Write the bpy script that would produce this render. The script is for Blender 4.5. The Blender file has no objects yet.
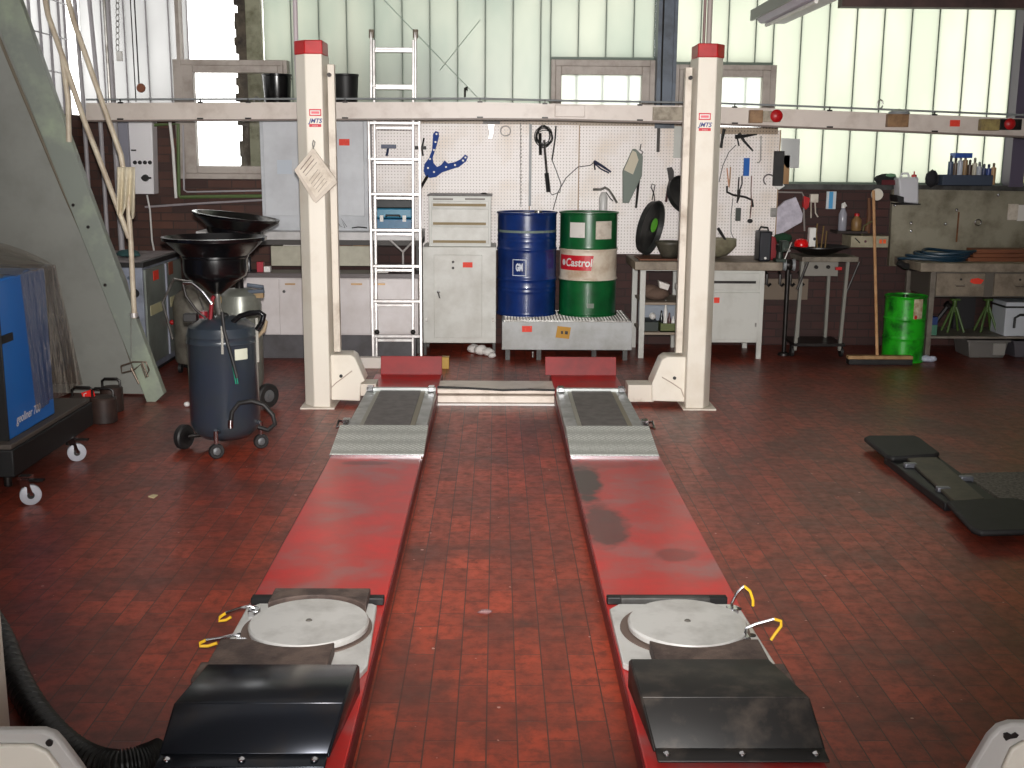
import bpy, math, random
from mathutils import Vector, Matrix
random.seed(7)
sc = bpy.context.scene
col = sc.collection
PI = math.pi
# ---------------------------------------------------------------- camera
F = 1150.0
CAM = Vector((0, 0, 1.75))
th, yaw, rl = math.radians(11.31), math.radians(0.83), math.radians(0.40)
fw = Vector((math.sin(yaw)*math.cos(th), math.cos(yaw)*math.cos(th), -math.sin(th)))
rt0 = Vector((math.cos(yaw), -math.sin(yaw), 0)); up0 = rt0.cross(fw)
rt = rt0*math.cos(rl) + up0*math.sin(rl); up = up0*math.cos(rl) - rt0*math.sin(rl)
cd = bpy.data.cameras.new('camera'); cam = bpy.data.objects.new('camera', cd); col.objects.link(cam)
M = Matrix((rt, up, -fw)).transposed().to_4x4(); M.translation = CAM; cam.matrix_world = M
cd.lens = F/1024*36; cd.sensor_width = 36; cd.clip_start = .05; cd.clip_end = 200
sc.camera = cam
def ray(px, py): return fw + rt*((px-512)/F) - up*((py-384)/F)
def at(px, py, Y):
    d = ray(px, py); return CAM + d*(Y/d.y)
def gr(px, py, z=0.0):
    d = ray(px, py); return CAM + d*((z-CAM.z)/d.z)
# ---------------------------------------------------------------- materials
def lin(c):
    return tuple(((v/255)/12.92 if v/255 <= .04045 else ((v/255+.055)/1.055)**2.4) for v in c)+(1,)
MATS = {}
def pm(name, c, rough=.5, metal=0., c2=None, scale=6., lo=.4, hi=.65, bump=0., bscale=40., detail=5, coat=0., stretch=None):
    if name in MATS: return MATS[name]
    m = bpy.data.materials.new(name); m.use_nodes = True
    nt = m.node_tree; b = nt.nodes['Principled BSDF']
    b.inputs['Base Color'].default_value = lin(c); b.inputs['Roughness'].default_value = rough; b.inputs['Metallic'].default_value = metal
    if coat: b.inputs['Coat Weight'].default_value = coat
    if c2 or bump:
        tc = nt.nodes.new('ShaderNodeTexCoord'); mp = nt.nodes.new('ShaderNodeMapping')
        nt.links.new(tc.outputs['Object'], mp.inputs['Vector'])
        if stretch: mp.inputs['Scale'].default_value = stretch
    if c2:
        n = nt.nodes.new('ShaderNodeTexNoise'); n.inputs['Scale'].default_value = scale; n.inputs['Detail'].default_value = detail; n.inputs['Roughness'].default_value = .62
        nt.links.new(mp.outputs[0], n.inputs['Vector'])
        r = nt.nodes.new('ShaderNodeValToRGB'); r.color_ramp.elements[0].position = lo; r.color_ramp.elements[1].position = hi
        r.color_ramp.elements[0].color = lin(c); r.color_ramp.elements[1].color = lin(c2)
        nt.links.new(n.outputs['Fac'], r.inputs['Fac']); nt.links.new(r.outputs['Color'], b.inputs['Base Color'])
    if bump:
        n2 = nt.nodes.new('ShaderNodeTexNoise'); n2.inputs['Scale'].default_value = bscale; n2.inputs['Detail'].default_value = 3
        nt.links.new(mp.outputs[0], n2.inputs['Vector'])
        bp = nt.nodes.new('ShaderNodeBump'); bp.inputs['Strength'].default_value = bump; bp.inputs['Distance'].default_value = .01
        nt.links.new(n2.outputs['Fac'], bp.inputs['Height']); nt.links.new(bp.outputs['Normal'], b.inputs['Normal'])
    MATS[name] = m
    return m
def node(nt, t, **k):
    n = nt.nodes.new(t)
    for a, v in k.items(): setattr(n, a, v)
    return n
def floor_mat():
    m = bpy.data.materials.new('quarry_tile_floor'); m.use_nodes = True; nt = m.node_tree; L = nt.links.new
    b = nt.nodes['Principled BSDF']
    tc = node(nt, 'ShaderNodeTexCoord'); mp = node(nt, 'ShaderNodeMapping'); mp.inputs['Rotation'].default_value = (0, 0, PI/2); mp.inputs['Location'].default_value = (0.135, 0.024, 0)
    L(tc.outputs['Object'], mp.inputs['Vector'])
    br = node(nt, 'ShaderNodeTexBrick'); br.offset = .5
    for k, v in (('Scale', 1), ('Mortar Size', .0026), ('Mortar Smooth', .3), ('Brick Width', .2465), ('Row Height', .0945), ('Bias', 0.)): br.inputs[k].default_value = v
    br.inputs['Color1'].default_value = lin((180, 70, 44)); br.inputs['Color2'].default_value = lin((138, 55, 38)); br.inputs['Mortar'].default_value = lin((72, 46, 40))
    L(mp.outputs[0], br.inputs['Vector'])
    def noise(s, d=6, r=.6):
        n = node(nt, 'ShaderNodeTexNoise'); n.inputs['Scale'].default_value = s; n.inputs['Detail'].default_value = d; n.inputs['Roughness'].default_value = r
        L(tc.outputs['Object'], n.inputs['Vector']); return n
    def ramp(src, p0, c0, p1, c1):
        r = node(nt, 'ShaderNodeValToRGB'); r.color_ramp.elements[0].position = p0; r.color_ramp.elements[1].position = p1
        r.color_ramp.elements[0].color = c0; r.color_ramp.elements[1].color = c1; L(src, r.inputs['Fac']); return r
    W = (1, 1, 1, 1); K = (0, 0, 0, 1)
    n1 = noise(1.9, 9, .7); r1 = ramp(n1.outputs['Fac'], .44, K, .70, W)
    n2 = noise(17, 6, .7); r2 = ramp(n2.outputs['Fac'], .44, K, .66, W)
    mx = node(nt, 'ShaderNodeMix', data_type='RGBA'); L(r1.outputs[0], mx.inputs[0]); L(br.outputs['Color'], mx.inputs[6]); mx.inputs[7].default_value = lin((70, 44, 38))
    m2 = node(nt, 'ShaderNodeMix', data_type='RGBA'); ml = node(nt, 'ShaderNodeMath', operation='MULTIPLY'); ml.inputs[1].default_value = .8
    L(r2.outputs[0], ml.inputs[0]); L(ml.outputs[0], m2.inputs[0]); L(mx.outputs[2], m2.inputs[6]); m2.inputs[7].default_value = lin((92, 46, 36))
    # worn, greyer area further from the lift; window sheen is mixed into the grey
    sp = node(nt, 'ShaderNodeSeparateXYZ'); L(tc.outputs['Object'], sp.inputs[0])
    ab = node(nt, 'ShaderNodeMath', operation='ABSOLUTE'); L(sp.outputs[0], ab.inputs[0])
    mr = node(nt, 'ShaderNodeMapRange'); mr.inputs['From Min'].default_value = .5; mr.inputs['From Max'].default_value = 3.2; mr.inputs['To Max'].default_value = 1.0; L(ab.outputs[0], mr.inputs['Value'])
    n3 = noise(3.5, 5); mm = node(nt, 'ShaderNodeMath', operation='MULTIPLY'); L(n3.outputs['Fac'], mm.inputs[0]); L(mr.outputs[0], mm.inputs[1])
    m3 = node(nt, 'ShaderNodeMix', data_type='RGBA'); L(mm.outputs[0], m3.inputs[0]); L(m2.outputs[2], m3.inputs[6]); m3.inputs[7].default_value = lin((80, 48, 42))
    # pale paint flecks
    n4 = noise(38, 1, .2); r4 = ramp(n4.outputs['Fac'], .80, K, .83, W)
    m4 = node(nt, 'ShaderNodeMix', data_type='RGBA'); L(r4.outputs[0], m4.inputs[0]); L(m3.outputs[2], m4.inputs[6]); m4.inputs[7].default_value = lin((190, 150, 140))
    L(m4.outputs[2], b.inputs['Base Color'])
    rr = node(nt, 'ShaderNodeMapRange'); rr.inputs['To Min'].default_value = .20; rr.inputs['To Max'].default_value = .60; L(n2.outputs['Fac'], rr.inputs['Value']); L(rr.outputs[0], b.inputs['Roughness'])
    bp = node(nt, 'ShaderNodeBump'); bp.inputs['Strength'].default_value = .35; bp.inputs['Distance'].default_value = .004
    iv = node(nt, 'ShaderNodeMath', operation='SUBTRACT'); iv.inputs[0].default_value = 1; L(br.outputs['Fac'], iv.inputs[1])
    ad = node(nt, 'ShaderNodeMath', operation='MULTIPLY_ADD'); L(n2.outputs['Fac'], ad.inputs[0]); ad.inputs[1].default_value = .5; L(iv.outputs[0], ad.inputs[2])
    L(ad.outputs[0], bp.inputs['Height']); L(bp.outputs[0], b.inputs['Normal'])
    return m
def brick_mat(name, c1, c2, mo, axis='x'):
    m = bpy.data.materials.new(name); m.use_nodes = True; nt = m.node_tree; L = nt.links.new; b = nt.nodes['Principled BSDF']
    tc = node(nt, 'ShaderNodeTexCoord'); sp = node(nt, 'ShaderNodeSeparateXYZ'); cb = node(nt, 'ShaderNodeCombineXYZ'); L(tc.outputs['Object'], sp.inputs[0])
    L(sp.outputs[0 if axis == 'x' else 1], cb.inputs[0]); L(sp.outputs[2], cb.inputs[1])
    br = node(nt, 'ShaderNodeTexBrick')
    for k, v in (('Scale', 1), ('Mortar Size', .005), ('Brick Width', .22), ('Row Height', .075)): br.inputs[k].default_value = v
    br.inputs['Color1'].default_value = lin(c1); br.inputs['Color2'].default_value = lin(c2); br.inputs['Mortar'].default_value = lin(mo)
    L(cb.outputs[0], br.inputs['Vector'])
    n = node(nt, 'ShaderNodeTexNoise'); n.inputs['Scale'].default_value = 3; n.inputs['Detail'].default_value = 6; L(tc.outputs['Object'], n.inputs['Vector'])
    mx = node(nt, 'ShaderNodeMix', data_type='RGBA'); L(n.outputs['Fac'], mx.inputs[0]); L(br.outputs['Color'], mx.inputs[6]); mx.inputs[7].default_value = lin((52, 36, 33))
    L(mx.outputs[2], b.inputs['Base Color']); b.inputs['Roughness'].default_value = .75
    bp = node(nt, 'ShaderNodeBump'); bp.inputs['Strength'].default_value = .6; bp.inputs['Distance'].default_value = .01; bp.invert = True
    L(br.outputs['Fac'], bp.inputs['Height']); L(bp.outputs[0], b.inputs['Normal'])
    return m
def peg_mat(name='pegboard_enamel', c=(248, 241, 238), holes=(198, 188, 183), c2=(216, 194, 166)):
    m = bpy.data.materials.new(name); m.use_nodes = True; nt = m.node_tree; L = nt.links.new; b = nt.nodes['Principled BSDF']
    tc = node(nt, 'ShaderNodeTexCoord'); sp = node(nt, 'ShaderNodeSeparateXYZ'); L(tc.outputs['Object'], sp.inputs[0])
    def wr(o):
        k = node(nt, 'ShaderNodeMath', operation='MULTIPLY'); k.inputs[1].default_value = 1/.028; L(o, k.inputs[0])
        f = node(nt, 'ShaderNodeMath', operation='FRACT'); L(k.outputs[0], f.inputs[0])
        s = node(nt, 'ShaderNodeMath', operation='SUBTRACT'); s.inputs[1].default_value = .5; L(f.outputs[0], s.inputs[0]); return s
    a, c_ = wr(sp.outputs[0]), wr(sp.outputs[2])
    cb = node(nt, 'ShaderNodeCombineXYZ'); L(a.outputs[0], cb.inputs[0]); L(c_.outputs[0], cb.inputs[1])
    ln = node(nt, 'ShaderNodeVectorMath', operation='LENGTH'); L(cb.outputs[0], ln.inputs[0])
    lt = node(nt, 'ShaderNodeMath', operation='LESS_THAN'); lt.inputs[1].default_value = .2; L(ln.outputs['Value'], lt.inputs[0])
    n = node(nt, 'ShaderNodeTexNoise'); n.inputs['Scale'].default_value = 2.2; n.inputs['Detail'].default_value = 6; L(tc.outputs['Object'], n.inputs['Vector'])
    r = node(nt, 'ShaderNodeValToRGB'); r.color_ramp.elements[0].position = .5; r.color_ramp.elements[1].position = .8; r.color_ramp.elements[0].color = lin(c); r.color_ramp.elements[1].color = lin(c2); L(n.outputs['Fac'], r.inputs['Fac'])
    mx = node(nt, 'ShaderNodeMix', data_type='RGBA'); L(lt.outputs[0], mx.inputs[0]); L(r.outputs[0], mx.inputs[6]); mx.inputs[7].default_value = lin(holes)
    L(mx.outputs[2], b.inputs['Base Color']); b.inputs['Roughness'].default_value = .42
    return m
def glass_strip_mat(name, c, c2):
    m = bpy.data.materials.new(name); m.use_nodes = True; nt = m.node_tree; L = nt.links.new
    for n in list(nt.nodes):
        if n.type != 'OUTPUT_MATERIAL': nt.nodes.remove(n)
    out = nt.nodes['Material Output']
    tc = node(nt, 'ShaderNodeTexCoord'); mp = node(nt, 'ShaderNodeMapping'); mp.inputs['Scale'].default_value = (2.2, 1, .9); L(tc.outputs['Object'], mp.inputs['Vector'])
    n = node(nt, 'ShaderNodeTexNoise'); n.inputs['Scale'].default_value = .9; n.inputs['Detail'].default_value = 3; L(mp.outputs[0], n.inputs['Vector'])
    r = node(nt, 'ShaderNodeValToRGB'); r.color_ramp.elements[0].position = .38; r.color_ramp.elements[1].position = .68; r.color_ramp.elements[0].color = lin(c); r.color_ramp.elements[1].color = lin(c2); L(n.outputs['Fac'], r.inputs['Fac'])
    tr = node(nt, 'ShaderNodeBsdfTranslucent'); L(r.outputs[0], tr.inputs['Color'])
    gl = node(nt, 'ShaderNodeBsdfGlossy'); gl.inputs['Roughness'].default_value = .35
    ms = node(nt, 'ShaderNodeMixShader'); ms.inputs[0].default_value = .05; L(tr.outputs[0], ms.inputs[1]); L(gl.outputs[0], ms.inputs[2]); L(ms.outputs[0], out.inputs['Surface'])
    return m
def clear_mat(name, tint=(1, 1, 1, 1), gloss=.08, rough=.05):
    m = bpy.data.materials.new(name); m.use_nodes = True; nt = m.node_tree; L = nt.links.new
    for n in list(nt.nodes):
        if n.type != 'OUTPUT_MATERIAL': nt.nodes.remove(n)
    out = nt.nodes['Material Output']
    t = node(nt, 'ShaderNodeBsdfTransparent'); t.inputs[0].default_value = tint; g = node(nt, 'ShaderNodeBsdfGlossy'); g.inputs['Roughness'].default_value = rough
    ms = node(nt, 'ShaderNodeMixShader'); ms.inputs[0].default_value = gloss; L(t.outputs[0], ms.inputs[1]); L(g.outputs[0], ms.inputs[2]); L(ms.outputs[0], out.inputs['Surface'])
    return m
def plate_mat():   # chequer plate: bumpy lozenges
    m = bpy.data.materials.new('chequer_plate_steel'); m.use_nodes = True; nt = m.node_tree; L = nt.links.new; b = nt.nodes['Principled BSDF']
    tc = node(nt, 'ShaderNodeTexCoord'); mp = node(nt, 'ShaderNodeMapping'); mp.inputs['Rotation'].default_value = (0, 0, PI/4); L(tc.outputs['Object'], mp.inputs['Vector'])
    ck = node(nt, 'ShaderNodeTexVoronoi'); ck.inputs['Scale'].default_value = 48; L(mp.outputs[0], ck.inputs['Vector']); ck.inputs['Randomness'].default_value = .15
    r = node(nt, 'ShaderNodeValToRGB'); r.color_ramp.elements[0].position = .2; r.color_ramp.elements[1].position = .55; r.color_ramp.elements[0].color = lin((214, 216, 210)); r.color_ramp.elements[1].color = lin((164, 166, 160)); L(ck.outputs['Distance'], r.inputs['Fac'])
    L(r.outputs[0], b.inputs['Base Color']); b.inputs['Metallic'].default_value = .15; b.inputs['Roughness'].default_value = .42
    bp = node(nt, 'ShaderNodeBump'); bp.invert = True; bp.inputs['Strength'].default_value = .6; bp.inputs['Distance'].default_value = .004; L(ck.outputs['Distance'], bp.inputs['Height']); L(bp.outputs[0], b.inputs['Normal'])
    return m
def stained_red(name, spots):
    m = bpy.data.materials.new(name); m.use_nodes = True; nt = m.node_tree; L = nt.links.new; b = nt.nodes['Principled BSDF']
    tc = node(nt, 'ShaderNodeTexCoord')
    def noise(s, d, sc3=(1, 1, 1)):
        mp = node(nt, 'ShaderNodeMapping'); mp.inputs['Scale'].default_value = sc3; L(tc.outputs['Object'], mp.inputs['Vector'])
        n = node(nt, 'ShaderNodeTexNoise'); n.inputs['Scale'].default_value = s; n.inputs['Detail'].default_value = d; n.inputs['Roughness'].default_value = .6; L(mp.outputs[0], n.inputs['Vector']); return n
    n = noise(3.6, 8, (1, 1.15, 1)); r = node(nt, 'ShaderNodeValToRGB'); e = r.color_ramp.elements
    e[0].position = .3; e[0].color = lin((204, 26, 26)); e[1].position = .70; e[1].color = lin((150, 92, 90))
    x = e.new(.5); x.color = lin((178, 50, 47)); L(n.outputs['Fac'], r.inputs['Fac'])
    cur = r.outputs[0]
    n2 = noise(7, 7)
    for (cx, cy, rx, ry, amt) in spots:
        mp = node(nt, 'ShaderNodeMapping'); mp.vector_type = 'POINT'; mp.inputs['Location'].default_value = (-cx/rx, -cy/ry, 0); mp.inputs['Scale'].default_value = (1/rx, 1/ry, 0); L(tc.outputs['Object'], mp.inputs['Vector'])
        ln = node(nt, 'ShaderNodeVectorMath', operation='LENGTH'); L(mp.outputs[0], ln.inputs[0])
        ad = node(nt, 'ShaderNodeMath', operation='MULTIPLY_ADD'); L(n2.outputs['Fac'], ad.inputs[0]); ad.inputs[1].default_value = 1.3; L(ln.outputs['Value'], ad.inputs[2])
        mr = node(nt, 'ShaderNodeMapRange'); mr.inputs['From Min'].default_value = 1.3; mr.inputs['From Max'].default_value = 1.65; mr.inputs['To Min'].default_value = amt; mr.inputs['To Max'].default_value = 0; L(ad.outputs[0], mr.inputs['Value'])
        mx = node(nt, 'ShaderNodeMix', data_type='RGBA'); L(mr.outputs[0], mx.inputs[0]); L(cur, mx.inputs[6]); mx.inputs[7].default_value = lin((52, 38, 36)); cur = mx.outputs[2]
    L(cur, b.inputs['Base Color']); b.inputs['Roughness'].default_value = .29
    return m
# ---------------------------------------------------------------- mesh builder
class MB:
    def __init__(s): s.v = []; s.f = []
    def add(s, vs, fs):
        o = len(s.v); s.v += [Vector(v) for v in vs]; s.f += [tuple(i+o for i in f) for f in fs]; return s
    def box(s, a, b):
        x0, x1 = sorted((a[0], b[0])); y0, y1 = sorted((a[1], b[1])); z0, z1 = sorted((a[2], b[2]))
        return s.add([(x0,y0,z0),(x1,y0,z0),(x1,y1,z0),(x0,y1,z0),(x0,y0,z1),(x1,y0,z1),(x1,y1,z1),(x0,y1,z1)],
              [(0,3,2,1),(4,5,6,7),(0,1,5,4),(1,2,6,5),(2,3,7,6),(3,0,4,7)])
    def pb(s, x0, y0, x1, y1, Y, d):     # upright box: outline taken at depth Y, thickness d towards the back
        xm, ym = (x0+x1)/2, (y0+y1)/2
        a, b = at(x0, ym, Y).x, at(x1, ym, Y).x; t, u = at(xm, y0, Y).z, at(xm, y1, Y).z
        return s.box((a, Y, u), (b, Y+d, t))
    def hull8(s, b4, t4):                # bottom 4 points, top 4 points (same winding)
        return s.add(list(b4)+list(t4), [(0,3,2,1),(4,5,6,7),(0,1,5,4),(1,2,6,5),(2,3,7,6),(3,0,4,7)])
    def prism(s, pts, d):                # polygon extruded by vector d
        pts = [Vector(p) for p in pts]; d = Vector(d); n = len(pts)
        return s.add(pts+[p+d for p in pts], [tuple(range(n))[::-1], tuple(range(n, 2*n))]+[(i, (i+1)%n, (i+1)%n+n, i+n) for i in range(n)])
    def pp(s, pix, Y, d):                # polygon given in pixels at depth Y, thickness d to the back
        return s.prism([at(x, y, Y) for x, y in pix], (0, d, 0))
    def tube(s, pts, r, n=10, closed=False, cap=True):
        pts = [Vector(p) for p in pts]; m = len(pts); rr = r if isinstance(r, (list, tuple)) else [r]*m
        o = len(s.v); pn = None
        for i, p in enumerate(pts):
            if closed: t = pts[(i+1)%m]-pts[i-1]
            else: t = pts[min(i+1, m-1)]-pts[max(i-1, 0)]
            t = t.normalized() if t.length > 1e-9 else Vector((0, 0, 1))
            if pn is None:
                a = Vector((0, 0, 1)) if abs(t.z) < .9 else Vector((1, 0, 0)); pn = t.cross(a).normalized()
            else:
                pn = (pn - t*pn.dot(t)); pn = pn.normalized() if pn.length > 1e-6 else t.orthogonal().normalized()
            q = t.cross(pn)
            for k in range(n):
                an = 2*PI*k/n; s.v.append(p+(pn*math.cos(an)+q*math.sin(an))*rr[i])
        for i in range(m if closed else m-1):
            j = (i+1) % m
            for k in range(n):
                k2 = (k+1) % n; s.f.append((o+i*n+k, o+i*n+k2, o+j*n+k2, o+j*n+k))
        if cap and not closed:
            s.f.append(tuple(o+k for k in range(n))[::-1]); s.f.append(tuple(o+(m-1)*n+k for k in range(n)))
        return s
    def lathe(s, prof, c, n=32, axis=(0, 0, 1)):    # prof: (r, h)
        ax = Vector(axis).normalized(); a = ax.orthogonal().normalized(); b = ax.cross(a); c = Vector(c); o = len(s.v)
        for r, h in prof:
            for k in range(n):
                an = 2*PI*k/n; s.v.append(c+ax*h+(a*math.cos(an)+b*math.sin(an))*max(r, 1e-4))
        for i in range(len(prof)-1):
            for k in range(n):
                k2 = (k+1) % n; s.f.append((o+i*n+k, o+i*n+k2, o+(i+1)*n+k2, o+(i+1)*n+k))
        s.f.append(tuple(o+k for k in range(n))[::-1]); e = o+(len(prof)-1)*n; s.f.append(tuple(e+k for k in range(n)))
        return s
    def ball(s, c, r, n=14, sq=(1, 1, 1), jit=0.):
        c = Vector(c); o = len(s.v); m = n//2
        for i in range(m+1):
            ph = PI*i/m
            for k in range(n):
                an = 2*PI*k/n; j = 1+random.uniform(-jit, jit)
                s.v.append(c+Vector((math.sin(ph)*math.cos(an)*sq[0], math.sin(ph)*math.sin(an)*sq[1], math.cos(ph)*sq[2]))*(r*j))
        for i in range(m):
            for k in range(n):
                k2 = (k+1) % n; s.f.append((o+i*n+k, o+(i+1)*n+k, o+(i+1)*n+k2, o+i*n+k2))
        return s
    def grid(s, fn, nu, nv, thick=0.):
        o = len(s.v)
        for i in range(nu+1):
            for j in range(nv+1): s.v.append(Vector(fn(i/nu, j/nv)))
        for i in range(nu):
            for j in range(nv):
                a = o+i*(nv+1)+j; s.f.append((a, a+nv+1, a+nv+2, a+1))
        return s
    def text(s, st, size, fn, depth=.0, align='CENTER', shear=0., bold=0.):
        c = bpy.data.curves.new('t', 'FONT'); c.body = st; c.size = size; c.align_x = align; c.align_y = 'CENTER'; c.shear = shear; c.offset = bold; c.extrude = depth
        ob = bpy.data.objects.new('t', c); col.objects.link(ob)
        dg = bpy.context.evaluated_depsgraph_get(); me = bpy.data.meshes.new_from_object(ob.evaluated_get(dg))
        s.add([fn(v.co) for v in me.vertices], [tuple(p.vertices) for p in me.polygons])
        bpy.data.objects.remove(ob); bpy.data.curves.remove(c); bpy.data.meshes.remove(me); return s
    def build(s, name, mat, parent=None, bevel=0., smooth=True, ang=38, origin=None, solid=0., sub=0):
        me = bpy.data.meshes.new(name)
        if origin is None:
            if parent is not None: origin = Vector(parent.get('_w', (0, 0, 0)))
            else:
                xs = [v.x for v in s.v]; ys = [v.y for v in s.v]; zs = [v.z for v in s.v]
                origin = Vector(((min(xs)+max(xs))/2, (min(ys)+max(ys))/2, min(zs)))
        me.from_pydata([v-origin for v in s.v], [], s.f); me.materials.append(mat)
        import bmesh
        bm = bmesh.new(); bm.from_mesh(me); bmesh.ops.recalc_face_normals(bm, faces=bm.faces); bm.to_mesh(me); bm.free()
        if smooth:
            me.polygons.foreach_set('use_smooth', [True]*len(me.polygons)); me.set_sharp_from_angle(angle=math.radians(ang))
        o = bpy.data.objects.new(name, me); col.objects.link(o)
        if parent is not None: o.parent = parent; o['_w'] = tuple(origin)
        else: o.location = origin; o['_w'] = tuple(origin)
        if solid:
            md = o.modifiers.new('s', 'SOLIDIFY'); md.thickness = solid; md.offset = 0
        if bevel:
            md = o.modifiers.new('b', 'BEVEL'); md.width = bevel; md.segments = 2; md.limit_method = 'ANGLE'
        if sub:
            md = o.modifiers.new('u', 'SUBSURF'); md.levels = sub; md.render_levels = sub
        return o
def B(*a): return MB().box(*a)
def tag(o, label, cat, group=None):
    o['label'] = label; o['category'] = cat
    if group: o['group'] = group
    return o
def thing(name, label, cat, loc, group=None):
    o = bpy.data.objects.new(name, None); col.objects.link(o); o.empty_display_size = .1
    o.location = loc; o['_w'] = tuple(loc); return tag(o, label, cat, group)
def st(o): o['kind'] = 'structure'; return o
def base(x0, x1, ybot, Y, d=0.):        # base point of an upright thing seen between two pixel columns
    p = at((x0+x1)/2, ybot, Y); return Vector((p.x, Y+d/2, p.z))
def copy_thing(src, offset, label=None):
    c = src.copy(); col.objects.link(c); c.location = Vector(src.location)+Vector(offset); c['_w'] = tuple(c.location)
    if label: c['label'] = label
    for ch in list(src.children):
        d = ch.copy(); col.objects.link(d); d.parent = c
        for g in list(ch.children):
            e = g.copy(); col.objects.link(e); e.parent = d
    return c
def sticker(parent, x0, y0, x1, y1, Y, mat, name='sticker', marks=True, label=None):
    o = MB().pb(x0, y0, x1, y1, Y-.004, .003).build(name, mat, parent, smooth=False)
    if label: o['label'] = label
    return o
# common materials
cream = pm('cream_enamel', (226, 219, 206), .35, 0, (206, 194, 176), 3, .5, .85)
cream_dirty = pm('worn_cream_enamel', (214, 205, 192), .45, 0, (150, 132, 114), 5, .52, .8)
white = pm('white_enamel', (228, 226, 222), .4, 0, (205, 202, 196), 4, .5, .8)
grey_l = pm('light_grey_enamel', (196, 196, 190), .4, 0, (168, 166, 158), 4, .5, .85)
grey_m = pm('mid_grey_enamel', (140, 144, 146), .45, 0, (112, 112, 110), 5, .5, .85)
grey_d = pm('dark_grey_steel', (78, 78, 76), .5, .2, (52, 50, 48), 8)
black = pm('black_rubber', (22, 22, 23), .55, 0, (38, 36, 35), 9)
blackgl = pm('black_plastic', (10, 10, 12), .22)
blackpl = pm('black_matt_plastic', (18, 18, 19), .5)
steel = pm('bare_steel', (170, 168, 164), .35, .8, (120, 116, 110), 8)
chrome = pm('chrome', (215, 215, 218), .15, 1.)
alu = pm('aluminium', (226, 224, 222), .35, .55, (196, 190, 188), 12)
dsteel = pm('oily_dark_steel', (48, 44, 42), .4, .5, (28, 25, 24), 10)
red = pm('red_paint', (190, 26, 30), .4, 0, (160, 18, 22), 6)
redst = pm('red_sticker', (232, 58, 36), .6, 0, (240, 120, 90), 60, .55, .75)
orst = pm('orange_sticker', (240, 96, 40), .6)
paper = pm('paper', (224, 220, 214), .8, 0, (190, 184, 178), 14, .55, .8)
paper_d = pm('soiled_paper', (214, 204, 190), .8, 0, (168, 152, 134), 16, .45, .8)
wood = pm('pale_wood', (176, 140, 98), .6, 0, (140, 100, 62), 10, .4, .7, stretch=(1, 1, .15))
woodr = pm('reddish_wood', (124, 72, 44), .6, 0, (86, 46, 30), 10, .4, .7, stretch=(.15, 1, 1))
benchw = pm('worn_bench_top', (148, 136, 120), .6, 0, (92, 78, 64), 7, .4, .75)
greenp = pm('bright_green_paint', (34, 156, 28), .35, 0, (18, 110, 18), 6)
bluep = pm('machine_blue', (30, 108, 190), .35)
yellow = pm('yellow_plastic', (222, 176, 40), .45)
blueg = pm('blue_grey_steel', (94, 104, 118), .45, .1, (70, 76, 84), 4)
WORLD, GATE, CEIL, FLASH = 4, 80, 35, 2200
# ================================================================= SETTING
YW = 10.70; XL, XR, YB, HC = -3.75, 6.2, -4.0, 3.45
fl = B((XL-.2, YB, -.1), (XR+.2, YW+.2, 0)).build('floor', floor_mat(), origin=Vector((0, 0, 0)), smooth=False); st(fl)
brick = brick_mat('dark_red_brick', (84, 42, 36), (56, 32, 30), (40, 30, 28)); brick2 = brick_mat('left_brick', (120, 78, 62), (74, 48, 42), (70, 60, 54), 'y')
brick3 = brick_mat('left_back_brick', (112, 70, 54), (70, 44, 38), (64, 52, 46))
zs = at(900, 186, YW).z           # sill of the glass band
zl = at(100, 120, YW).z + .04
wb = MB(); xw1 = at(262, 60, YW).x; wb.box((xw1, YW, 0), (XR, YW+.25, zs)); wb.box((xw1, YW, 3.30), (XR, YW+.25, HC))
st(wb.build('wall_back', brick, origin=Vector((0, YW, 0)), smooth=False))
xw0, xw1 = at(186, 60, YW).x, at(262, 60, YW).x
w2 = MB(); w2.box((XL-.2, YW, 0), (xw0, YW+.25, zl)); w2.box((xw0, YW, 0), (xw1, YW+.25, at(215, 176, YW).z)); w2.box((XL-.2, YW, 3.3), (xw1, YW+.25, HC))
st(w2.build('wall_back_left', brick3, origin=Vector((0, YW, 0)), smooth=False))
wl = MB(); wl.box((XL-.25, YB, 0), (XL, YW, zl)); wl.box((XL-.25, YB, 3.25), (XL, YW, HC)); wl.box((XL-.25, YB, 0), (XL, 5.5, HC))
st(wl.build('wall_left', brick2, origin=Vector((XL, 0, 0)), smooth=False))
plaster = pm('dull_plaster', (150, 146, 138), .8)
st(B((XR, YB, 0), (XR+.2, YW+.2, HC)).build('wall_right', plaster, smooth=False))
wf = MB(); wf.box((XL-.2, YB-.2, 0), (-2.4, YB, HC)); wf.box((2.6, YB-.2, 0), (XR+.2, YB, HC)); wf.box((-2.4, YB-.2, 3.1), (2.6, YB, HC))
st(wf.build('wall_front', plaster, smooth=False))
st(B((XL-.2, YB-.2, HC), (XR+.2, YW+.3, HC+.15)).build('ceiling', pm('grey_ceiling', (120, 116, 110), .8), smooth=False))
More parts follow.
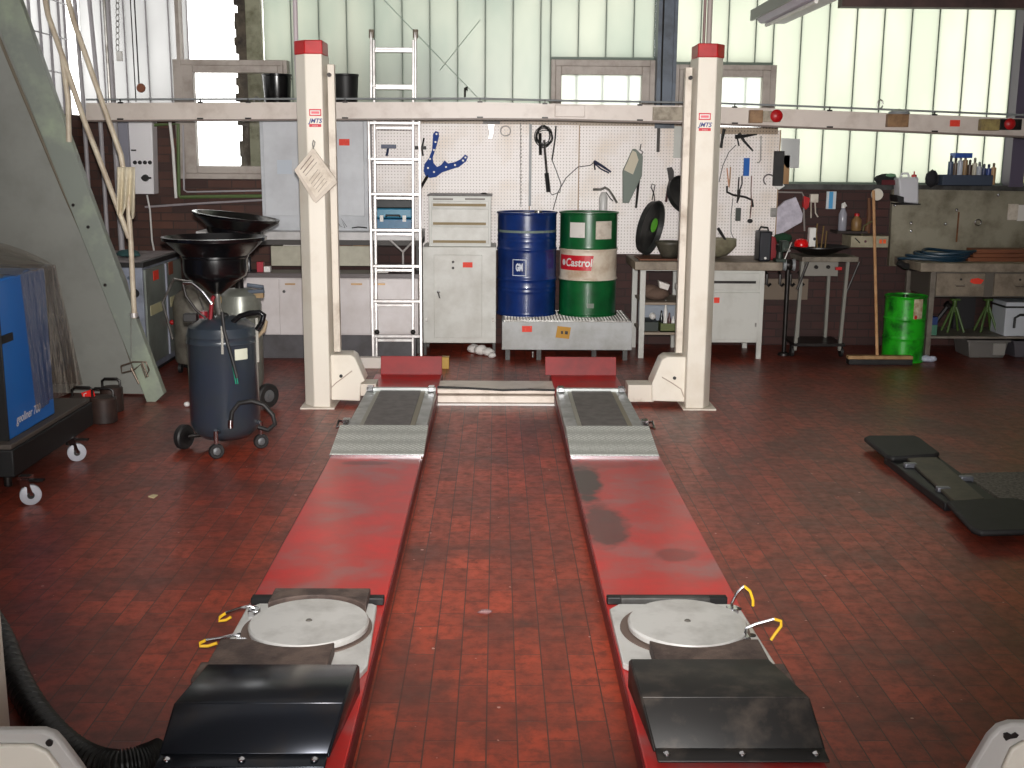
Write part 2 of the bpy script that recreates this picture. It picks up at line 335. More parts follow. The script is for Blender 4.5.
# profiled glass bands -------------------------------------------------
gs_mid = glass_strip_mat('channel_glass_green', (120, 128, 117), (142, 145, 132))
gs_r = glass_strip_mat('channel_glass_bright', (142, 146, 132), (154, 156, 142))
gs_l = glass_strip_mat('channel_glass_left', (128, 127, 127), (150, 149, 149))
mull = pm('green_grey_mullion', (96, 110, 98), .5)
mull_l = pm('grey_lilac_mullion', (150, 146, 150), .5)
frame_m = pm('aged_window_frame', (178, 168, 160), .5, 0, (140, 128, 118), 6, .45, .8)
clear = clear_mat('window_glass', gloss=.06)
frost = glass_strip_mat('frosted_pane', (218, 222, 216), (224, 224, 220))
def band(n, xa, xb, za, zb, mat, mm, pitch=.25, skip=()):
    e = bpy.data.objects.new('window_%d' % n, None); col.objects.link(e); e.location = (0, YW, za); e['_w'] = (0, YW, za); st(e)
    g, m = MB(), MB(); x = xa; i = 0
    while x < xb-.02:
        x2 = min(x+pitch, xb)
        if i not in skip:
            q_ = [(x+.004, YW+.118), (x+.004, YW+.104), (x+.008, YW+.10), (x2-.008, YW+.10), (x2-.004, YW+.104), (x2-.004, YW+.118)]
            g.add([(a_, b_, z_) for z_ in (za, zb) for a_, b_ in q_], [(i_, i_+1, i_+7, i_+6) for i_ in range(5)])
        m.box((x2-.004, YW+.092, za), (x2+.004, YW+.118, zb)); x = x2; i += 1
    m.box((xa, YW+.06, za), (xb, YW+.16, za+.03)); m.box((xa, YW+.06, zb-.03), (xb, YW+.16, zb))
    g.build('glass', mat, e, smooth=False); m.build('mullion', mm, e, smooth=False)
    return e
X = lambda px, py=60: at(px, py, YW).x
Z = lambda py, px=500: at(px, py, YW).z
zt = 3.30
x_col0, x_col1 = X(655), X(674)
zb_hop = Z(62, 600)
band(2, X(262), X(551), zs, zt, gs_mid, mull)
band(3, X(551), x_col0, Z(60, 600), zt, gs_mid, mull)
band(4, x_col1, X(775), Z(65, 720), zt, gs_r, mull)
band(5, X(775), X(1012, 110), zs, zt, gs_r, mull)
band(6, X(1026, 110), XR, zs, zt, glass_strip_mat('channel_glass_olive', (90, 96, 58), (108, 112, 74)), mull)
band(7, XL, X(186), zl, zt, gs_l, mull_l, .2)
# left wall band (seen in perspective)
e = bpy.data.objects.new('window_8', None); col.objects.link(e); e.location = (XL, 8, zl); e['_w'] = (XL, 8, zl); st(e)
g, m = MB(), MB(); y = 5.5
while y < YW-.02:
    y2 = min(y+.22, YW); g.add([(XL-.10, y+.004, zl), (XL-.10, y2-.004, zl), (XL-.10, y2-.004, 3.25), (XL-.10, y+.004, 3.25)], [(0, 1, 2, 3)]); m.box((XL-.125, y2-.006, zl), (XL-.08, y2+.006, 3.25)); y = y2
for z in (2.42, 2.72, 3.02): m.tube([(XL-.07, 5.5, z), (XL-.07, YW, z)], .006, 6)
g.build('glass', gs_l, e, smooth=False); m.build('mullion', mull_l, e, smooth=False)
# steel column
c = MB(); c.box((x_col0+.02, YW-.13, zs+.5), (x_col1-.02, YW-.12, zt+.1)); c.box((x_col0, YW-.16, zs+.5), (x_col0+.03, YW+.06, zt+.1)); c.box((x_col1-.03, YW-.16, zs+.5), (x_col1, YW+.06, zt+.1))
st(c.build('trim_1', blueg, smooth=False))
st(MB().tube([at(664, 0, YW-.16)+Vector((0, 0, .3)), at(662, 60, YW-.16), at(661, 110, YW-.16)], .008, 6).build('trim_2', black))
st(B((X(1012, 110), YW-.08, zs), (X(1026, 110), YW+.12, zt)).build('trim_3', pm('violet_grey_steel', (92, 84, 104), .5), smooth=False))
# sill
st(B((x_col1, YW-.05, zs-.035), (XR, YW+.1, zs+.012)).build('trim_4', grey_d, smooth=False))
# top purlin above the right band
rust = pm('primed_steel', (84, 62, 58), .6, 0, (60, 44, 42), 5)
st(B((at(842, 6, 9.6).x, 9.6, at(900, 7, 9.6).z), (XR, 9.72, HC)).build('trim_5', rust, smooth=False))
def casement(n, x0, y0, x1, y1, ix0, iy0, ix1, iy1, pane, fm=frame_m, rail=None, mulls=()):
    p = base(x0, x1, y1, YW); e = bpy.data.objects.new('window_%d' % n, None); col.objects.link(e); e.location = p; e['_w'] = tuple(p); st(e)
    a, t, b, u = at(x0, (y0+y1)/2, YW).x, at((x0+x1)/2, y0, YW).z, at(x1, (y0+y1)/2, YW).x, at((x0+x1)/2, y1, YW).z
    ia, it, ib, iu = at(ix0, (iy0+iy1)/2, YW).x, at((ix0+ix1)/2, iy0, YW).z, at(ix1, (iy0+iy1)/2, YW).x, at((ix0+ix1)/2, iy1, YW).z
    def ringbox(m, A, T, Bx, U, IA, IT, IB, IU, ya, yb):
        m.box((A, ya, U), (IA, yb, T)); m.box((IB, ya, U), (Bx, yb, T)); m.box((IA, ya, IT), (IB, yb, T)); m.box((IA, ya, U), (IB, yb, IU))
    k = .42; ma, mt, mb_, mu = a+(ia-a)*k, t+(it-t)*k, b+(ib-b)*k, u+(iu-u)*k
    m = MB(); ringbox(m, a, t, b, u, ma, mt, mb_, mu, YW-.03, YW+.12); m.build('frame', fm, e, bevel=.004)
    m = MB(); ringbox(m, ma, mt, mb_, mu, ia, it, ib, iu, YW-.045, YW+.05); m.build('sash', fm, e, bevel=.006)
    m = MB(); m.box((ia, YW+.02, iu), (ib, YW+.026, it)); m.build('pane', pane, e, smooth=False)
    if mulls:
        m = MB()
        for q in mulls: m.box((X(q, 90)-.005, YW+.03, iu), (X(q, 90)+.005, YW+.05, it))
        m.build('mullion', mull, e, smooth=False)
    return e
casement(9, 551, 60, 655, 118, 561, 75, 641, 112, frost, mulls=(577, 603, 629))
casement(10, 674, 65, 775, 122, 684, 77, 761, 117, frost, mulls=(746,))
casement(1, 176, 60, 289, 179, 196, 73, 280, 166, clear)
# upper clear pane above the casement
p = base(180, 245, 60, YW); e = bpy.data.objects.new('window_11', None); col.objects.link(e); e.location = p; e['_w'] = tuple(p); st(e)
m = MB(); m.box((X(176, 30), YW-.02, Z(61, 210)), (X(180, 30), YW+.1, zt)); m.build('frame', frame_m, e, smooth=False)
B((X(180, 30), YW+.03, Z(61, 210)), (X(237, 30), YW+.035, zt)).build('pane', clear, e, smooth=False)
# broken mortar jamb right of the casement
j = MB()
random.seed(3)
for i in range(26):
    z = 1.5+i*.07; j.box((X(240, 100)-random.uniform(0, .05), YW+.05, z), (X(247, 100), YW+.15, z+.07))
st(B((X(246, 100), YW+.06, 1.45), (X(262, 100), YW+.16, zt)).build('trim_12', pm('mossy_plaster', (150, 150, 128), .8, 0, (92, 90, 66), 4, .45, .65), smooth=False))
for (xa_, ya_), (xb_, yb_), n_ in (((384, 0), (480, 100), 10), ((480, 20), (440, 70), 11)):
    st(MB().tube([at(xa_, ya_, YW+.07), at(xb_, yb_, YW+.07)], .004, 6).build('trim_%d' % n_, pm('pale_brace', (150, 165, 152), .5)))
for i in ():
    pass
st(j.build('trim_6', pm('broken_mortar', (92, 84, 72), .9, 0, (52, 46, 42), 10), smooth=False))
# unseen blocks added outside to shade parts of the glass
out = MB(); out.box((X(268), 11.35, 0), (X(470)-.2, 13, 2.75)); out.box((X(470), 11.7, 0), (X(560), 13, 2.3))
tag(out.build('outside_shade_block', pm('shade_block_grey', (120, 122, 114), .9)), 'unseen dim block added close behind the green glass to shade its left part', 'shade block')
random.seed(11)
# ================================================================= CAR LIFT
L = thing('four_post_lift', 'red and cream four post car lift lowered to the floor', 'car lift', (0, 6, 0))
zt_ = .08
XI0, XO0, XI1, XO1 = -.415, -.925, .422, .930
rl_m = stained_red('worn_red_paint_left', [(-.70-0, .12, .16, .05, .55)])
rr_m = stained_red('worn_red_paint_right', [(.46, -.22, .10, .42, .97), (.50, -.95, .12, .35, .8), (.77, -1.35, .10, .10, .5), (.62, .12, .22, .10, .3)])
side_m = pm('dark_red_edge', (104, 20, 24), .4)
for sgn, (xi, xo), mm in ((-1, (XI0, XO0), rl_m), (1, (XI1, XO1), rr_m)):
    ra = B((xo, 1.6, 0), (xi, 8.72, zt_)).build('runway', mm, L, bevel=.004)
    B((xi-.004 if sgn < 0 else xi-.006, 1.6, .012), (xi+.006 if sgn < 0 else xi+.004, 8.72, zt_-.006)).build('side_rail', side_m, ra)
    # front wheel stop
    y = 8.72
    s_ = MB().prism([(xo+(.04 if sgn < 0 else .0), y-.02, zt_), (xi-(.0 if sgn < 0 else .04), y-.02, zt_), (xi-(.0 if sgn < 0 else .04), y+.03, .215), (xo+(.04 if sgn < 0 else 0), y+.03, .215)], (0, .012, 0))
    s_.build('wheel_stop', pm('dull_stop_red', (150, 30, 32), .45, 0, (120, 26, 28), 5), L, bevel=.002)
    # slip plate box
    fr = MB(); a, b = (xo+.03, xi+.0) if sgn < 0 else (xi, xo-.03)
    fr.box((a, 6.70, zt_), (b, 7.84, .135)); fro = fr.build('slip_plate_frame', grey_l if False else pm('zinc_plate', (176, 178, 176), .4, .15, (140, 142, 138), 9), L, bevel=.004)
    B((a+.10 if sgn < 0 else a+.10, 6.71, .135), (b-.10, 7.78, .147)).build('slip_plate', pm('dark_slip_surface', (104, 99, 97), .5, 0, (82, 78, 76), 14), fro, bevel=.003)
    B((a+.075, 6.71, .135), (a+.10, 7.78, .142)).build('edge_strip', pm('strip_grey', (160, 158, 146), .5, .2), fro)
    B((b-.10, 6.71, .135), (b-.07, 7.78, .142)).build('edge_strip', pm('strip_olive', (140, 134, 116), .5, .2), fro)
    B((a+.0, 7.80, .135), (b, 7.84, .158)).build('end_bar', pm('pale_zinc', (206, 210, 208), .35, .5), fro, bevel=.002)
    for q in (a+.03, b-.03): B((q-.022, 7.76, .14), (q+.022, 7.84, .172)).build('end_clip', chrome, fro, bevel=.004)
    lx = a-.01 if sgn < 0 else b+.01
    la = MB().tube([(lx, 6.86, .13), (lx+.05*sgn, 6.84, .15), (lx+.055*sgn, 6.78, .12), (lx, 6.76, .14)], .008, 8); la.box((lx-.02, 6.80, .12), (lx+.02, 6.86, .165)); la.build('latch', chrome, fro)
    # chequer plate ramp down to the runway
    pa, pb_ = (xo-.005, xi+.012) if sgn < 0 else (xi-.0, xo-.008)
    pl = MB().hull8([(pa, 6.27, zt_), (pb_, 6.27, zt_), (pb_, 6.72, .11), (pa, 6.72, .11)], [(pa, 6.27, zt_+.012), (pb_, 6.27, zt_+.012), (pb_, 6.72, .152), (pa, 6.72, .152)])
    pl.build('approach_plate', MATS.get('cp') or MATS.setdefault('cp', plate_mat()), L, smooth=False)
    B((pa, 6.255, zt_), (pb_, 6.275, zt_+.01)).build('plate_edge', chrome, L)
# ramp hoods
hm = pm('sooty_black_steel', (40, 43, 50), .2, .65, (58, 52, 48), 8, .55, .85); hm2 = pm('dirty_black_steel', (26, 24, 23), .5, .05, (84, 74, 66), 9, .48, .85, detail=9)
for sgn, (bx0, bx1), (rx0, rx1), (kx0, kx1), mm in ((-1, (-.932, -.464), (-.912, -.432), (-.892, -.424), hm), (1, (.455, .937), (.428, .915), (.428, .866), hm2)):
    yb, yr, yk = 2.955, 3.055, 3.315
    if sgn > 0: yb, yr, yk = 2.985, 3.09, 3.355
    t = .012; H = MB()
    def sheet(p): # three sloping panels
        H.grid(lambda u, v: Vector(p[0][0]).lerp(Vector(p[0][1]), v).lerp(Vector(p[1][0]).lerp(Vector(p[1][1]), v), u), 1, 1)
    prof = [((bx0, yb-.06, .094), (bx1, yb-.06, .094)), ((bx0, yb, .10), (bx1, yb, .10)), ((rx0, yr, .204), (rx1, yr, .204)), ((kx0, yk+.03, .186), (kx1, yk+.03, .186)), ((kx0, yk+.035, .12), (kx1, yk+.035, .12))]
    for p, q in zip(prof, prof[1:]): H.add([p[0], p[1], q[1], q[0]], [(0, 1, 2, 3)])
    for k in (0, 1):
        H.add([prof[1][k], prof[2][k], prof[3][k], prof[4][k], (prof[4][k][0], yk+.035, .09), (prof[1][k][0], yb, .09)], [(0, 1, 2, 3, 4, 5)])
    ho = H.build('ramp_hood', mm, L, solid=.008, bevel=.006)
    for q in (.06, .5, .93):
        x_ = bx0+(bx1-bx0)*q; MB().ball((x_, yb-.033, .105), .012, 10, (1, 1, .7)).build('bolt', chrome, ho)
    # side flange to the inside
    xe = rx1 if sgn < 0 else rx0
# far cross beam
cb = MB(); cb.box((XI0, 8.0, .012), (XI1, 8.10, .062)); cb.box((XI0, 8.02, .074), (XI1, 8.14, .105)); cb.box((XI0, 8.16, .05), (XI1, 8.40, .095))
cb.build('cross_beam', pm('beam_cream', (228, 216, 204), .4, 0, (186, 170, 154), 6, .5, .8), L, bevel=.005)
MB().box((XI0, 7.965, .0), (XI1, 7.99, .012)).build('cross_beam_foot', white, L)
MB().tube([(XI0, 8.02, .122), (-.2, 8.015, .116), (.05, 8.01, .103), (.25, 8.01, .108), (XI1, 8.01, .104)], .008, 8).build('hydraulic_line', black, L)
# posts
def post(sg, xf0, xf1, xc, xi_, yf, rail=True):
    # xf0/xf1 face edges (outer,inner), xc chamfer outer x
    o_, i_ = xf0, xf1
    pts = [(o_, yf, 0), (i_, yf, 0), (i_, yf+.10, 0), (i_-.012*sg, yf+.26, 0), (xc, yf+.26, 0), (xc, yf+.09, 0)]
    P = MB().prism([(x, y, .012) for x, y, _ in pts], (0, 0, 2.375)).build('post', cream, L, bevel=.006)
    cp = [(o_+.01*sg*0, yf-.006, 2.385), (i_-.006*sg, yf-.006, 2.385), (i_-.006*sg, yf+.26, 2.385), (xc+.006*sg, yf+.265, 2.385), (xc+.006*sg, yf+.085, 2.385)]
    MB().prism(cp, (0, 0, .088)).build('post_cap', red, P, bevel=.006)
    B((min(xc, i_)-.02, yf-.02, 0), (max(xc, i_)+.03, yf+.30, .012)).build('base_plate', cream_dirty, P, bevel=.002)
    if rail:
        B((i_-.014*sg, yf+.14, .38), (i_-.060*sg, yf+.20, 2.33)).build('guide_rail', cream_dirty, P, bevel=.003)
        MB().tube([(i_-.03*sg, yf+.13, 2.26), (i_-.03*sg, yf+.10, 2.26)], .014, 10).build('pulley_pin', dsteel, P)
    return P
P1 = post(-1, -1.262, -1.150, -1.338, 0, 7.835); P2 = post(1, 1.454, 1.330, 1.512, 0, 7.847)
blue_t = pm('blue_print', (50, 60, 130), .5); red_t = pm('red_print', (200, 40, 56), .5)
for P, cx, yf in ((P1, 315.2, 7.835), (P2, 704.8, 7.847)):
    dy = 0 if P is P1 else 4
    s0 = MB().pb(cx-6, 109+dy, cx+6, 116+dy, yf-.003, .002).build('sticker', red_t, P, smooth=False)
    MB().pb(cx-5, 110.3+dy, cx+5, 114.8+dy, yf-.0045, .001).build('sticker_face', white, s0, smooth=False)
    MB().pb(cx-4, 111.3+dy, cx+4, 113.8+dy, yf-.006, .001).build('sticker_print', pm('pink_print', (224, 110, 120), .5), s0, smooth=False)
    s1 = MB().pb(cx-6, 124+dy, cx+6, 127+dy, yf-.003, .002).build('sticker', red_t, P, smooth=False)
    pz = at(cx, 121+dy, yf); MB().text('JMTS', .04, lambda c, pz=pz: Vector((pz.x+c.x, yf-.003, pz.z+c.y)), shear=.3, bold=.001).build('lettering', blue_t, s1, smooth=False)
    pz2 = at(cx, 125.5+dy, yf); MB().text('----', .03, lambda c, pz=pz2: Vector((pz.x+c.x, yf-.0055, pz.z+c.y))).build('lettering', white, s1, smooth=False)
# far beam end brackets (boxy shoes beside the posts)
def shoe(pix, blk, Y, yb):
    o = MB().pp(pix, Y, .20).build('beam_shoe', cream, L, bevel=.006)
    MB().pb(*blk, Y+.03, .18).build('shoe_block', cream_dirty, o, bevel=.004); return o
s1 = shoe([(330, 355), (351, 355), (355, 358), (365, 381), (361, 383), (360, 401), (330, 400)], (359, 384, 376, 396), 7.93, 0)
s2 = shoe([(686, 357), (667, 357), (662, 360), (652, 383), (652, 401), (686, 402)], (628, 385, 654, 402), 7.93, 0)
for s_, x, y in ((s1, 341, 376), (s2, 674.5, 378)):
    p = at(x, y, 7.93); MB().lathe([(.012, 0), (.012, .008)], p+Vector((0, -.006, 0)), 14, (0, 1, 0)).build('bolt_hole', black, s_)
pts = [(329, 396), (331, 388), (336, 383), (344, 377), (352, 371)]
MB().tube([at(x, y, 7.925) for x, y in pts], .004, 6).build('weld_seam', pm('weld_grey', (176, 160, 148), .6), s1)
MB().tube([at(x, y, 7.925) for x, y in [(662, 377), (672, 383), (681, 389), (684, 397)]], .004, 6).build('weld_seam', MATS['weld_grey'], s2)
# near beam end brackets + near posts
n1 = MB().pp([(-70, 731), (42, 731), (54, 735), (62, 744), (80, 768), (104, 806), (104, 900), (-70, 900)], 2.55, .03).build('beam_shoe', pm('shoe_grey', (186, 182, 178), .4), L, bevel=.008)
MB().pp([(-70, 746), (32, 746), (46, 752), (58, 768), (80, 806), (80, 900), (-70, 900)], 2.535, .016).build('shoe_face', cream, n1, bevel=.005)
p = at(50, 742, 2.55); MB().lathe([(.009, 0), (.008, .006)], p+Vector((0, -.006, 0)), 12, (0, 1, 0)).build('bolt_hole', dsteel, n1)
n2 = MB().pp([(1100, 725), (1012, 724), (1000, 728), (990, 738), (974, 765), (950, 806), (950, 900), (1100, 900)], 2.55, .03).build('beam_shoe', MATS['shoe_grey'], L, bevel=.008)
MB().pp([(1100, 743), (1024, 743), (1012, 750), (1004, 768), (990, 806), (990, 900), (1100, 900)], 2.535, .016).build('shoe_face', cream, n2, bevel=.005)
MB().pp([(1004, 734), (1008, 733), (1012, 735), (1016, 733), (1019, 735), (1017, 738), (1010, 739), (1006, 741), (1004, 738)], 2.545, .006).build('paint_chip', dsteel, n2, smooth=False)
xn = at(11, 728, 2.88).x-.012
post(-1, xn-.115, xn, xn-.19, 0, 2.62, rail=False)
xr_ = at(1110, 728, 2.62).x
post(1, xr_+.115, xr_, xr_+.19, 0, 2.62, rail=False)
# ================================================================= TURN PLATES
def turnplate(cx, cy, label, sgn):
    z0 = zt_+.002; T = thing('turn_plate', label, 'wheel turn plate', (cx, cy, z0), 'wheel alignment turn plates on the lift runways')
    x0, x1 = (XO0+.01, XI0-.002) if sgn < 0 else (XI1+.002, XO1-.0)
    yA, yB = 3.42, 4.05
    zm = pm('zinc_casting', (214, 213, 210), .36, .3, (176, 174, 170), 7, .45, .8)
    bs = MB(); k = .06
    bs.prism([(x0, yA+.12, z0), (x0+.10, yA, z0), (x1-.03, yA, z0), (x1, yA+.1, z0), (x1-.02, yB-.02, z0), (x1-.04, yB, z0), (x0+.04, yB, z0), (x0, yB-.05, z0)], (0, 0, .022))
    bo = bs.build('base_plate', zm, T, bevel=.004)
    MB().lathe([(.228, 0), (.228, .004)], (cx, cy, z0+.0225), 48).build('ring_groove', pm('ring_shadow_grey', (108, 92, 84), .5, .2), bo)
    d = MB().lathe([(.195, 0), (.208, .006), (.210, .022), (.204, .030), (.10, .032), (.0, .032)], (cx+.008, cy-.005, z0+.026), 56).build('turn_disc', zm, T)
    MB().lathe([(.012, 0), (.008, .004)], (cx+.008, cy-.005, z0+.058), 14).build('centre_pin', pm('pin_grey', (110, 106, 100), .5, .4), d)
    # concave rubber fillers
    rb = pm('cast_rubber_brown', (66, 54, 50), .7, 0, (98, 82, 74), 10, bump=.4, bscale=60)
    def filler(yc, d_, x0_, x1_, h, depth, name='filler_block'):
        m = MB(); N = 14; top = []
        for i in range(N+1):
            x = x0_+(x1_-x0_)*i/N; q = (x-cx)/.25; q = (x-cx)/.232; arc = math.sqrt(max(0, 1-q*q))*.232 if abs(q) < 1 else 0
            ye = cy+d_*max(arc+.008, depth) ; top.append((x, ye, z0+.02))
        ya = yc
        poly = top+[(x1_, ya, z0+.02), (x0_, ya, z0+.02)]
        m.prism(poly, (0, 0, h)); return m.build(name, rb, T, bevel=.004)
    if sgn < 0:
        filler(3.385, -1, cx-.26, cx+.125, .045, .175); MB().box((x0-.04, 3.37, z0), (cx-.2, 3.50, z0+.045)).build('filler_foot', rb, T, bevel=.006)
        filler(4.12, 1, cx-.17, cx+.19, .035, .13); MB().box((x0+.0, 4.08, z0), (x1, 4.12, z0+.03)).build('end_strip', blackpl, T, bevel=.004)
    else:
        filler(3.405, -1, cx-.15, cx+.22, .045, .175); MB().box((cx+.17, 3.36, z0), (x1+.02, 3.50, z0+.04)).build('filler_foot', rb, T, bevel=.006)
        MB().box((x0, 4.09, z0), (x1-.05, 4.125, z0+.03)).build('end_strip', blackpl, T, bevel=.004); MB().box((x0+.05, 4.07, z0), (x1-.12, 4.10, z0+.036)).build('end_strip', grey_d, T, bevel=.004)
    # wire handles with yellow sleeves
    s_ = sgn; xe = x0 if sgn < 0 else x1
    hl = ([([(254, 608), (250, 606), (240, 608), (226, 613)], [(226, 613), (220, 617), (219, 621), (226, 620), (231, 617)], 3.93), ([(240, 636), (234, 635), (220, 638), (206, 640)], [(206, 640), (200, 643), (200, 646), (208, 646), (217, 643)], 3.66)] if sgn < 0 else
          [([(732, 612), (732, 603), (737, 593), (744, 586)], [(744, 586), (750, 591), (753, 600), (753, 606)], 3.95), ([(744, 637), (746, 628), (756, 624), (774, 619)], [(774, 619), (781, 621), (781, 626), (775, 634), (771, 640)], 3.70)])
    for ch_, ye_, y in hl:
        h = MB().tube([at(px_, py_, y+.01) for px_, py_ in ch_], .0055, 8).build('locking_pin', chrome, T)
        MB().tube([at(px_, py_, y+.01) for px_, py_ in ye_], .0055, 8).build('yellow_sleeve', yellow, h)
        q_ = at(*ch_[0], y+.01); B((q_.x-.02, y-.01, z0+.02), (q_.x+.02, y+.03, z0+.045)).build('pin_block', chrome, T, bevel=.004)
    for y in (3.5, 3.76, 4.0): MB().lathe([(.014, 0), (.014, .003)], (xe-.03*s_, y, z0+.022), 12).build('slot', dsteel, bo)
    return T
turnplate(-.66, 3.81, 'round silver turn plate on the left red runway', -1)
turnplate(.672, 3.81, 'round silver turn plate on the right red runway', 1)
# ================================================================= BACK WALL, BOARDS
peg = peg_mat()
def board(x0, y0, x1, y1, label, Y=10.60, d=.02, mat=None):
    T = thing('pegboard', label, 'pegboard', base(x0, x1, y1, Y), None)
    MB().pb(x0, y0, x1, y1, Y, d).build('panel', mat or peg, T, smooth=False)
    r = MB(); r.pb(x0, y0-3, x1, y0+4, Y-.012, .03); r.build('top_rail', peg_mat('slotted_tan_rail', (166, 148, 128), (96, 82, 70), (140, 120, 100)), T, smooth=False)
    r = MB(); r.pb(x1-1, y0, x1, y1, Y-.006, .02); r.build('edge_trim', pm('tan_edge', (168, 140, 112), .6), T, smooth=False)
    return T
board(368, 120, 420, 232, 'pegboard strip behind the ladder rungs')
board(420, 120, 530, 250, 'pegboard with the blue forked tool, above the small drawers')
board(530, 121, 579, 250, 'pegboard with the coiled black cable lamp, above the blue drum')
board(579, 122, 690, 254, 'pegboard with the funnel and black pans, above the green drum')
board(690, 130, 778, 260, 'pegboard at the right end holding clamps and wrenches')
tag(MB().pb(529, 124, 531.5, 206, 10.56, .03).build('hanging_rod', grey_m), 'bare steel bar hanging on the pegboard left of the cable lamp', 'rod')
# overhead rail in front
YR = 9.45
railm = pm('aged_rail_cream', (214, 203, 194), .4, 0, (176, 160, 148), 4, .5, .85)
R = thing('overhead_rail', 'long cream steel rail running across the whole workshop wall', 'overhead rail', at(500, 119, YR))
segs = [(86, 103, 120), (300, 102.2, 118.8), (480, 102, 118), (560, 104, 118.5), (700, 106, 122.5), (800, 109.5, 126.5), (900, 113.5, 130.5), (1060, 120, 137.5)]
def beam(segs, Y, d):
    m = MB(); vs = []; 
    for x, t, b in segs:
        p, q = at(x, t, Y), at(x, b, Y); vs += [p, q, q+Vector((0, d, 0)), p+Vector((0, d, 0))]
    fs = []
    for i in range(len(segs)-1):
        a = i*4; b = a+4
        for k in range(4): fs.append((a+k, a+(k+1) % 4, b+(k+1) % 4, b+k))
    fs += [(0, 1, 2, 3), (len(vs)-4, len(vs)-1, len(vs)-2, len(vs)-3)]
    return m.add(vs, fs)
beam(segs, YR, .13).build('rail', railm, R, smooth=False)
beam([(x, b, b+1.6) for x, t, b in segs], YR-.015, .16).build('bottom_flange', pm('dark_rail_lip', (120, 106, 98), .5), R, smooth=False)
MB().tube([at(x, t-3.4, YR+.03) for x, t, b in segs], .008, 8).build('air_pipe', grey_m, R)
bl = MB()
for x in (120, 200, 248, 345, 480, 545, 640, 735, 830, 935): 
    k = [s for s in segs if s[0] <= x][-1]; k2 = [s for s in segs if s[0] > x][0]; u = (x-k[0])/(k2[0]-k[0]); t = k[1]+(k2[1]-k[1])*u; b = k[2]+(k2[2]-k[2])*u
    bl.pb(x-2.5, t-1, x+2.5, t+.6, YR-.01, .02); bl.pb(x-3, b-1.5, x+3, b+.5, YR-.012, .02); bl.pb(x-.5, t-4, x+.5, t, YR+.02, .02)
bl.build('clip', dsteel, R, smooth=False)
for x, y in ((257, 101), (465, 93), (880, 104)):
    p = at(x, y+4, YR+.04)
    if x == 465: MB().tube([p, p+Vector((0, 0, .07)), p+Vector((.015, 0, .08)), p+Vector((.015, 0, .05))], .008, 8).build('hook', dsteel, R)
    else: MB().tube([p+Vector((math.cos(a)*.022, 0, .03+math.sin(a)*.035)) for a in [i*.6 for i in range(11)]], .006, 8).build('hook', steel, R)
# hangers up to the ceiling
for x, t in ((110, 103), (1040, 118)): p = at(x, t, YR+.06); MB().tube([p, Vector((p.x, p.y, HC))], .012, 8).build('hanger', steel, R)
# boxes on the rail
for x0, y0, x1, y1, mat, nm in ((555, 105, 585, 117, railm, 'cover_plate'), (653, 107, 694, 120.5, pm('dusty_trolley', (176, 166, 148), .6, 0, (120, 110, 96), 12), 'junction_box')):
    MB().pb(x0, y0, x1, y1, YR-.03, .04).build(nm, mat, R, bevel=.004)
tb = thing('rail_trolley', 'rusty box trolley with a red button just right of the right post', 'trolley', base(750, 781, 124, YR-.07))
MB().pb(750, 110, 763, 123, YR-.07, .06).build('housing', pm('brown_varnish', (150, 116, 80), .5, 0, (110, 80, 54), 12), tb, bevel=.004)
MB().pb(763, 111, 781, 122, YR-.06, .05).build('side_box', MATS['dusty_trolley'], tb, bevel=.004)
p = at(776, 116, YR-.07); MB().lathe([(.045, 0), (.05, .02), (.035, .035), (.0, .04)], p, 20, (0, -1, 0)).build('red_button', red, tb)
tb2 = thing('rail_trolley', 'rusty box trolley without a button, hanging above the brown broom', 'trolley', base(888, 910, 128, YR-.07))
MB().pb(888, 114, 909, 127, YR-.07, .06).build('housing', MATS['brown_varnish'], tb2, bevel=.004)
p = at(899, 113, YR-.03); MB().lathe([(.085, 0), (.08, .02), (.0, .045)], p-Vector((0, 0, .01)), 20).build('pulley_cover', grey_m, tb2)
tb3 = thing('rail_trolley', 'box trolley with yellow plate and red end, at the far right of the rail', 'trolley', base(980, 1020, 131, YR-.07))
MB().pb(981, 119, 1000, 130.5, YR-.07, .06).build('housing', pm('olive_yellow_plate', (164, 148, 92), .5, 0, (110, 90, 60), 14), tb3, bevel=.004)
p = at(1009, 124, YR-.05); MB().lathe([(.04, 0), (.045, .02), (.03, .035), (.0, .04)], p, 20, (0, -1, 0)).build('red_end', red, tb3)
MB().pb(1000, 119, 1022, 130, YR-.05, .06).build('side_box', dsteel, tb3, bevel=.004)
MB().pb(950, 120, 960, 126.5, YR-.004, .003).build('sticker', redst, R, smooth=False)
# ---------------------------------------------------------------- grey wall cabinet
C = thing('wall_cabinet', 'grey two door steel wall cabinet behind the left lift post', 'cabinet', base(261, 368, 232, 10.2))
MB().pb(261, 112, 368, 233, 10.22, .42).build('body', pm('lilac_grey_steel', (198, 201, 206), .45, 0, (178, 181, 186), 4), C, bevel=.004)
cd_m = pm('lilac_grey_door', (204, 207, 212), .42, 0, (188, 190, 195), 3)
d1 = MB().pb(264, 121, 312, 216, 10.20, .02).build('door', cd_m, C, bevel=.004)
d2 = MB().pb(313, 121, 364, 216, 10.20, .02).build('door', cd_m, C, bevel=.004)
MB().pb(277, 160, 292, 174, 10.196, .003).build('paper_notice', pm('pale_blue_paper', (196, 204, 214), .7), d1, smooth=False)
MB().pb(339, 139, 349.5, 145.5, 10.196, .003).build('red_sticker', redst, d2, smooth=False)
MB().tube([at(x, y, 10.21) for x, y in ((335, 216), (340, 226), (345, 228), (341, 218), (347, 227))], .0025, 6).build('loose_wire', black, C)
MB().tube([at(x, y, 10.19) for x, y in ((352, 228), (358, 227), (364, 227.5), (367, 228))], .006, 6).build('cable_end', black, C)
